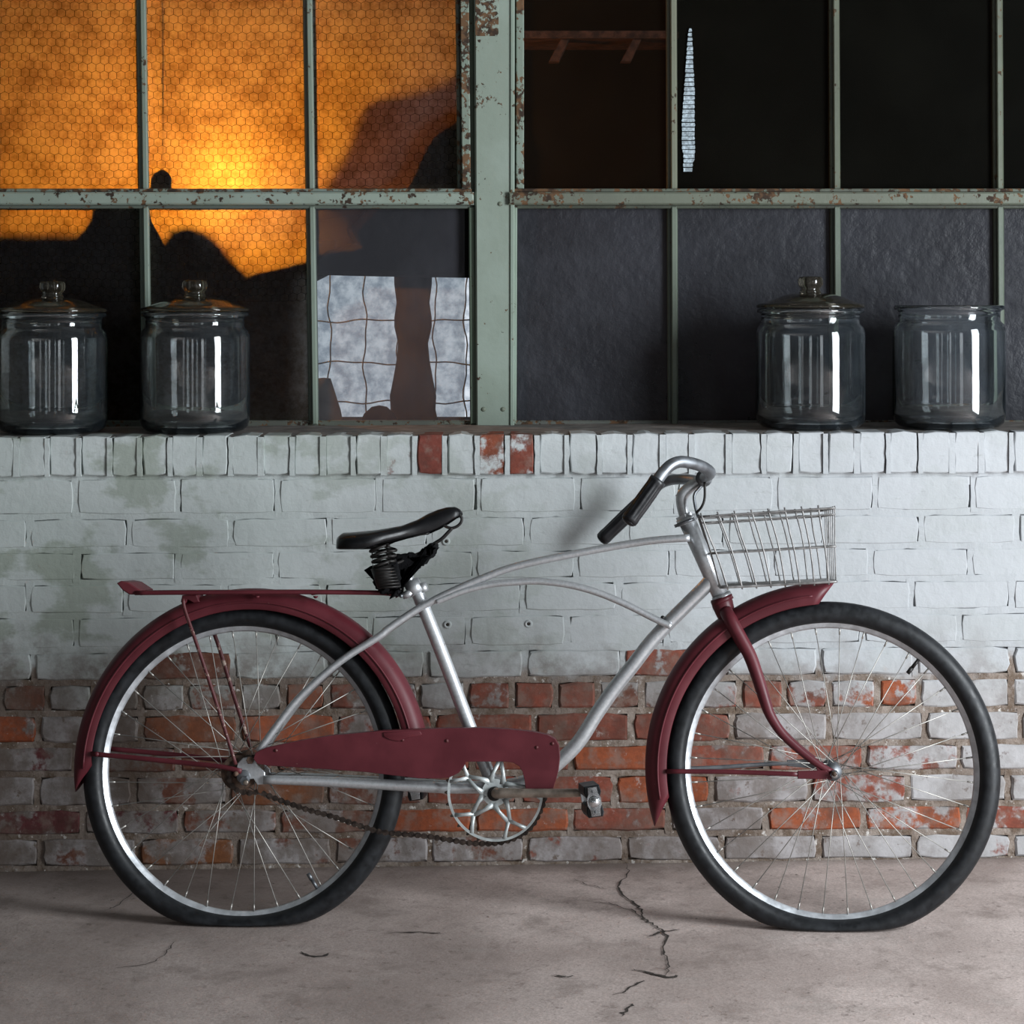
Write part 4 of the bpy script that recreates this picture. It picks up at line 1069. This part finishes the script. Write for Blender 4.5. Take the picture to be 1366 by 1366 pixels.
pm('spider_disc', lathe_ring([(0.0115,-0.002),(0.0115,0.002),(0.0255,0.002),(0.0262,0.001),(0.0262,-0.002)], SC, NN, U, 30), M_SPIDER, spr, smooth=False)
for k in range(5):
    a = A(80+72*k)
    def pol(r, da): 
        q = a+A(da); return SC+(U*math.cos(q)+VV*math.sin(q))*r
    wd = 0.0026
    m = MB()
    fl_ = (NN, 0.6)
    m.add(tube([pol(0.0225, 34), pol(0.038, 15), pol(0.060, 2)], [0.0075, 0.0042, 0.0046], 6, True, fl_))
    m.add(tube([pol(0.0225,-34), pol(0.038,-15), pol(0.060,-2)], [0.0075, 0.0042, 0.0046], 6, True, fl_))
    m.add(tube([pol(0.059, 0), pol(0.074, 9), pol(0.0900, 15)], [0.0048, 0.0036, 0.0048], 6, True, fl_))
    m.add(tube([pol(0.059, 0), pol(0.074,-9), pol(0.0900,-15)], [0.0048, 0.0036, 0.0048], 6, True, fl_))
    m.mk('spider_arm', M_SPIDER, parent=spr)
crank = empty('crank', B(661,1057,0.072), parent=bike)
pm('crank_arm', tube(crom([B(660,1058,0.064), B(668,1058,0.072), B(690,1058,0.076), B(735,1058,0.081), B(778,1057.5,0.086)], 5), [0.0115, 0.0105, 0.0090, 0.0085, 0.0080], 14, True, (NN, 0.7)), M_CRANK, crank)
pm('crank_boss', disc_cyl(B(660,1058,0.052), NN, 0.0135, 0.018, 20, 0.003), M_BLACKMETAL, crank)
pm('crank_arm', tube(crom([ray_mid(660,1052)-NN*0.040, ray_mid(640,1052.5)-NN*0.058, ray_mid(600,1054)-NN*0.066, ray_mid(545,1056)-NN*0.072], 5), [0.0105, 0.0095, 0.009, 0.0085], 12, True, (NN, 0.7)), M_CRANK, crank)
def pedal(c, sgn):
    p = empty('pedal', c, parent=bike)
    ax = (NN*sgn+U*0.20).normalized() if sgn > 0 else NN*sgn; tl = A(-8)
    e1 = (VV*math.cos(tl)+U*math.sin(tl)); e2 = (U*math.cos(tl)-VV*math.sin(tl))
    pm('spindle', tube([c-ax*0.01, c+ax*0.092], 0.005, 10), M_DULLCHROME, p)
    for s in (1, -1):
        o = [c+ax*0.084+e1*(s*0.019)+e1*y+e2*x for x, y in ((-0.0135,-0.0105),(0.0135,-0.0105),(0.0165,-0.002),(0.0145,0.0100),(-0.0145,0.0100),(-0.0165,-0.002))]
        recalc(pm('pedal_block', prism(o if sgn > 0 else o, ax, 0.072, 0.002, 1), M_TIRE, p, smooth=False))
        pm('block_bolt', tube([c+ax*0.012+e1*s*0.019, c+ax*0.0885+e1*s*0.019], 0.003, 8), M_DULLCHROME, p)
    for d_ in (0.0885, 0.011):
        o = [c+ax*d_+e1*y+e2*x for x, y in ((-0.0085,-0.027),(0.0085,-0.027),(0.0095,-0.014),(0.0135,-0.006),(0.0135,0.006),(0.0095,0.014),(0.0085,0.027),(-0.0085,0.027),(-0.0095,0.014),(-0.0135,0.006),(-0.0135,-0.006),(-0.0095,-0.014))]
        recalc(pm('end_plate', prism(o, ax, 0.003, 0.0008, 1), M_CHROME, p, smooth=False))
    pm('dust_cap', dome(c+ax*0.0885, ax, 0.011, 0.008, 18), M_CHROME, p)
pedal(B(783,1062,0.088), 1)
pedal(ray_mid(545,1055)-NN*0.075, -1)
CH = [(B(x, y, 0.052)) for x, y in ((717,1090),(709,1103),(697,1113),(682,1120),(664,1124.5),(645,1125.5),(625,1124.5),(603,1121),(575,1116.5),(550,1113.5),(527,1112),(505,1109),(478,1101),(446,1090),(410,1080),(375,1068),(345,1056))]
CR = [(B(x, y, 0.052)) for x, y in ((717,1090),(724,1074),(727,1057),(722,1035),(712,1020),(690,1003),(660,993.5),(630,996),(560,1002),(440,1008),(345,1010),(325,1012),(310,1022),(306,1038),(314,1052),(330,1058),(345,1056))]
chm = MB()
def links(P):
    P = crom(P, 12); L = [0]
    for a, b in zip(P[:-1], P[1:]): L.append(L[-1]+(b-a).length)
    step = 0.0127; n = int(L[-1]/step); pts = []; j = 0
    for i in range(n+1):
        s = i*step
        while j < len(L)-2 and L[j+1] < s: j += 1
        t = (s-L[j])/max(1e-9, L[j+1]-L[j]); pts.append(P[j].lerp(P[j+1], t))
    for i, (a, b) in enumerate(zip(pts[:-1], pts[1:])):
        d = (b-a).normalized(); t = NN.cross(d).normalized(); o = 0.0042 if i % 2 else 0.0029
        for s in (1, -1):
            out = [a-d*0.0040+NN*s*o, a-d*0.002+t*0.0054+NN*s*o, a+d*0.003+t*0.0044+NN*s*o, (a+b)/2+t*0.0024+NN*s*o, b-d*0.003+t*0.0044+NN*s*o, b+d*0.002+t*0.0054+NN*s*o, b+d*0.0040+NN*s*o]
            out += [q-2*t*((q-a).dot(t)) for q in out[-2:0:-1]]
            chm.add(prism(out, NN*s, 0.0011))
        chm.add(tube([a-NN*0.0045, a+NN*0.0045], 0.0032, 6))
links(CH); links(CR)
recalc(chm.mk('chain', M_CHAIN, parent=bike, smooth=False, kind='stuff'))
pm('rear_sprocket', lathe([(0.012,-0.001),(0.034,-0.001),(0.034,0.001),(0.012,0.001)], HR+NN*0.050, NN, U, 26), M_RUST, rw_, smooth=False)
# ---- saddle
saddle = empty('saddle', B(530,730), parent=bike)
ST = [(456.5,714,731,.080),(462,710.5,731.5,.100),(474,710,731.5,.112),(490,708.5,731,.114),(505,707,728,.108),(520,704.5,722,.090),(538,701,717.5,.062),(558,693,713,.044),(572,685,710,.037),(585.5,679.5,704,.033),(597,676.5,697.5,.030),(607,676,691,.026),(613,679,688,.020),(616.5,683,686,.010)]
sv = []; sf = []; ns = 17
for (x, yt, yb, hw) in ST:
    top, bot = ray_mid(x, yt), ray_mid(x, yb)
    up_ = top-bot
    ring = []
    for i in range(ns):
        t = PI*i/(ns-1); ring.append(bot+NN*(hw*0.92*(1 if i in (0,) else 1)*math.copysign(abs(math.cos(t))**0.8, math.cos(t)))+up_*(max(0.0, math.sin(t))**0.5))
    inner = [bot+(q-bot)*0.93-up_*0.03 for q in ring[::-1]]
    inner = [q-up_.normalized()*0.0012 for q in inner]
    sv += ring+inner
m = ns*2
for k in range(len(ST)-1):
    for i in range(m): sf.append((k*m+i, k*m+(i+1)%m, (k+1)*m+(i+1)%m, (k+1)*m+i))
for k in (0, len(ST)-1):
    for i in range(ns-1): sf.append((k*m+i, k*m+i+1, k*m+m-2-i, k*m+m-1-i))
recalc(mk('saddle_cover', sv, sf, M_LEATHER, parent=saddle))
for s in (1, -1):
    o = 0.014*s
    loop = [B(590,698.5,o), B(595,702.5,o), B(602,704.5,o), B(609,702.5,o), B(614.5,697.5,o), B(616,691.5,o), B(612.5,686,o)]
    pm('nose_wire', tube(crom(loop, 5), 0.0030, 8), M_BLACKMETAL, saddle)
    pm('saddle_rail', tube(crom([B(603,704.5,o), B(597,711,o), B(589,719,o), B(578,726,o), B(562,737,o*1.4), B(540,747,o*2), B(515,757,o*3)], 5), 0.0036, 8), M_BLACKMETAL, saddle)
    pm('cantle_wire', tube(crom([B(466,727,o*5.6), B(490,727,o*5.6), B(516,721,o*4.5), B(548,714,o*2.2), B(572,711,o*1.2)], 5), 0.0032, 8), M_BLACKMETAL, saddle)
    for (x0, y0, x1, y1, r, n_) in ((504,724,511,756,0.0185,4.5),(521,728,518,752,0.012,3.5)):
        a_, b_ = B(x0, y0, 0.058*s), B(x1, y1, 0.058*s); ax = (b_-a_); e1 = NN-ax.normalized()*NN.dot(ax.normalized()); e1.normalize(); e2 = ax.normalized().cross(e1)
        P = [a_+ax*(i/90)+(e1*math.cos(2*PI*n_*i/90)+e2*math.sin(2*PI*n_*i/90))*r for i in range(91)]
        pm('coil_spring', tube(P, 0.0030, 7), M_BLACKMETAL, saddle)
    pm('spring_cup', tube([B(508,756,0.058*s), B(514,781,0.054*s)], [0.021, 0.017], 16), M_BLACKMETAL, saddle)
    P = [B(511,758,0.058*s)+(B(520,786,0.05*s)-B(511,758,0.058*s))*(i/110)+(U*math.cos(2*PI*7*i/110)+NN*math.sin(2*PI*7*i/110))*0.0215 for i in range(111)]
    pm('lower_coil', tube(P, 0.0022, 6), M_BLACKMETAL, saddle)
def lump(outline, off, thick, seed, mat, name, par):
    rnd = random.Random(seed)
    pts = [B(x, y, off) for x, y in outline]
    pts = crom(pts+[pts[0]], 4)[:-1]
    pts = [p+U*rnd.uniform(-.0022,.0022)+VV*rnd.uniform(-.0022,.0022) for p in pts]
    return recalc(pm(name, prism(pts, NN, thick, 0.011, 4), mat, par, smooth=True))
lump([(521,742),(532,739),(544,737.5),(555,738.5),(561,734),(567,728),(573,725.5),(579,726),(580,731),(577,738),(571,746),(563,753),(556,758),(549,763),(541,766),(536,771),(534,779),(532,786),(531,793),(527,792),(519,782),(517,765)], 0.032, 0.064, 3, M_CLOTH, 'padding_wrap', saddle)
lump([(490,758),(497,754.5),(506,756),(514,754),(522,748),(530,752),(534,765),(533,778),(532,790),(529,796),(521,794),(513,793.5),(505,790),(499,783),(496,774),(491,766)], 0.044, 0.088, 5, M_CLOTH, 'spring_padding', saddle)
pm('saddle_clamp', tube([B(538,762,-0.022), B(538,762,0.022)], 0.012, 14), M_BLACKMETAL, saddle)
# ---- stem, handlebar, grips
bar = empty('handlebar', B(938,640), parent=bike)
pm('stem', tube(crom([B(917,697), B(912,683), B(909.5,669), B(911,660), B(918,652), B(928,645), B(939,638)], 6), [0.0112,0.0112,0.0118,0.0125,0.0118,0.0110,0.0125], 16), M_SILVER, bar)
pm('headset_nut', tube([B(913,686.5), B(915.3,692)], 0.0185, 8), M_SILVER, bar, smooth=False)
pm('headset_flange', tube([B(913.6,694.5), B(915.2,698.5)], 0.0235, 24), M_DULLCHROME, bar)
pm('stem_bolt', tube([B(903.5,659), B(908,666)], 0.0048, 8), M_SILVER, bar, smooth=False)
pm('bar_clamp', tube([B(939,638)-NN*0.024, B(939,638)+NN*0.024], 0.0168, 18), M_DULLCHROME, bar)
near = [(939,638,0.0),(942,635.5,0.06),(946,633,0.13),(946.5,629,0.185),(938,623,0.225),(925,618.5,0.25),(908,616,0.272),(895,620.5,0.286),(884,631,0.296),(876,642,0.303)]
far = [(939,638,0.0),(938,641,-0.06),(936,643,-0.13),(932,642.5,-0.19),(924,640.5,-0.225),(912,639.5,-0.25),(897,640,-0.272),(884,644,-0.286),(873,652,-0.298),(866,660,-0.304)]
# the bar is one bent tube from grip to grip
P = [B(*p) for p in far[::-1]]+[B(*p) for p in near[1:]]
pm('bar_tube', tube(crom(P, 6), 0.0112, 16), M_DULLCHROME, bar)
def grip(a, b, name='grip'):
    g = MB(); d = (b-a).normalized(); n = 12; L = (b-a).length
    e = NN-d*NN.dot(d); e.normalize(); e2 = d.cross(e); seg = 40; rows = 14; v = []; f = []
    for i in range(rows+1):
        t = i/rows
        for k in range(seg):
            an = 2*PI*k/seg
            r = 0.0150+0.0010*math.sin(PI*t)
            if 0.08 < t < 0.86: r -= 0.0013*(1 if (k//2) % 2 else 0)
            if t <= 0.08: r = 0.0160
            if t >= 0.86: r = 0.0160
            if t >= 0.93: r = 0.0180
            if i == rows: r = 0.0150
            v.append(a+d*L*t+(e*math.cos(an)+e2*math.sin(an))*r)
    for i in range(rows):
        for k in range(seg): f.append((i*seg+k, i*seg+(k+1)%seg, (i+1)*seg+(k+1)%seg, (i+1)*seg+k))
    f.append(tuple(range(seg-1,-1,-1))); f.append(tuple(rows*seg+k for k in range(seg)))
    g.add((v, f)).add(dome(b, d, 0.0140, 0.006, 20))
    recalc(g.mk(name, M_GRIP, parent=bar))
grip(B(878,640,0.302), B(838.5,695.5,0.312))
grip(B(869,656,-0.301), B(803,719.5,-0.318))
# ---- wire basket
bk = empty('front_basket', B(1030,735), parent=bike)
BC = {}
OW = 0.145
ntl, ntr, nbr, nbl = (936,689), (1114,677.5), (1117,776), (962,784)
def q(x, y, s):                                                # same outline on the near and the far face
    p = B(x, y, OW)
    return p if s > 0 else p-NN*2*OW
def bil(u, t):                                                 # u along, t down, in px on the near face
    x = (ntl[0]*(1-u)+ntr[0]*u)*(1-t)+(nbl[0]*(1-u)+nbr[0]*u)*t
    y = (ntl[1]*(1-u)+ntr[1]*u)*(1-t)+(nbl[1]*(1-u)+nbr[1]*u)*t
    return x, y
def K(u, s, t):
    x, y = bil(u, t); k = 1-0.12*t
    p0 = B(x, y, OW); return p0-NN*OW*(1-s*k)
def ringw(name, t, r, ext=0.0, rep=1):
    for j in range(rep):
        tt = t+j*0.075
        cr = [(0,1),(1,1),(1,-1),(0,-1)]; P = []
        for i in range(4):
            (u0,s0),(u1,s1) = cr[i], cr[(i+1)%4]
            for w_ in (0.06, 0.5, 0.94): P.append(K(u0+(u1-u0)*w_, s0+(s1-s0)*w_, tt))
        P.append(P[0]); pm(name, tube(crom(P, 3), r, 7, False), M_WIRE, bk)
ringw('top_rim', 0.0, 0.0021); ringw('top_rim', 0.085, 0.0015)
ringw('middle_band', 0.52, 0.0021); ringw('bottom_rim', 1.0, 0.0026)
WIRES = []
for s in (1, -1):
    for i in range(8):
        u = (i+0.35+(0.15 if s < 0 else 0))/8; b = random.uniform(-0.012, 0.012)
        pm('basket_wire', tube(crom([K(u-0.045, s, -0.05), K(u-0.02+b, s, 0.3), K(u+b*0.5, s*1.01, 0.6), K(u+0.012, s, 1.0), K(u+0.012, s*0.90, 1.015)], 4), 0.0018, 6), M_WIRE, bk)
for u in (0, 1):
    for i in range(6):
        s = -0.85+1.7*i/5; du = -0.012 if u == 0 else 0.004
        pm('basket_wire', tube(crom([K(u+du, s, -0.03), K(u, s, 0.5), K(u, s, 1.0)], 4), 0.0013, 6), M_WIRE, bk)
for i in range(10):
    s = -0.9+1.8*i/9; pm('floor_wire', tube([K(0, s, 1.0), K(1, s, 1.0)], 0.0022, 6), M_WIRE, bk)
for i in range(8):
    u = (i+0.5)/8; pm('floor_wire', tube([K(u, 1, 1.0), K(u, -1, 1.0)], 0.0016, 6), M_WIRE, bk)
for s in (0.35, -0.35):
    pm('hanger_strap', tube(crom([K(0, s, 0.0), B(930,686,OW*s*0.6), B(926,662,OW*s*0.4), B(934,650,OW*s*0.3), B(940,641,OW*s*0.28)], 5), 0.0032, 8, True, (NN, 2.2)), M_DULLCHROME, bk)
pm('strap_buckle', tube(crom([B(940,643,0.05), B(940,664,0.05), B(936,676,0.05), B(929,684,0.045)], 4), 0.0028, 6), M_BLACKMETAL, bk)
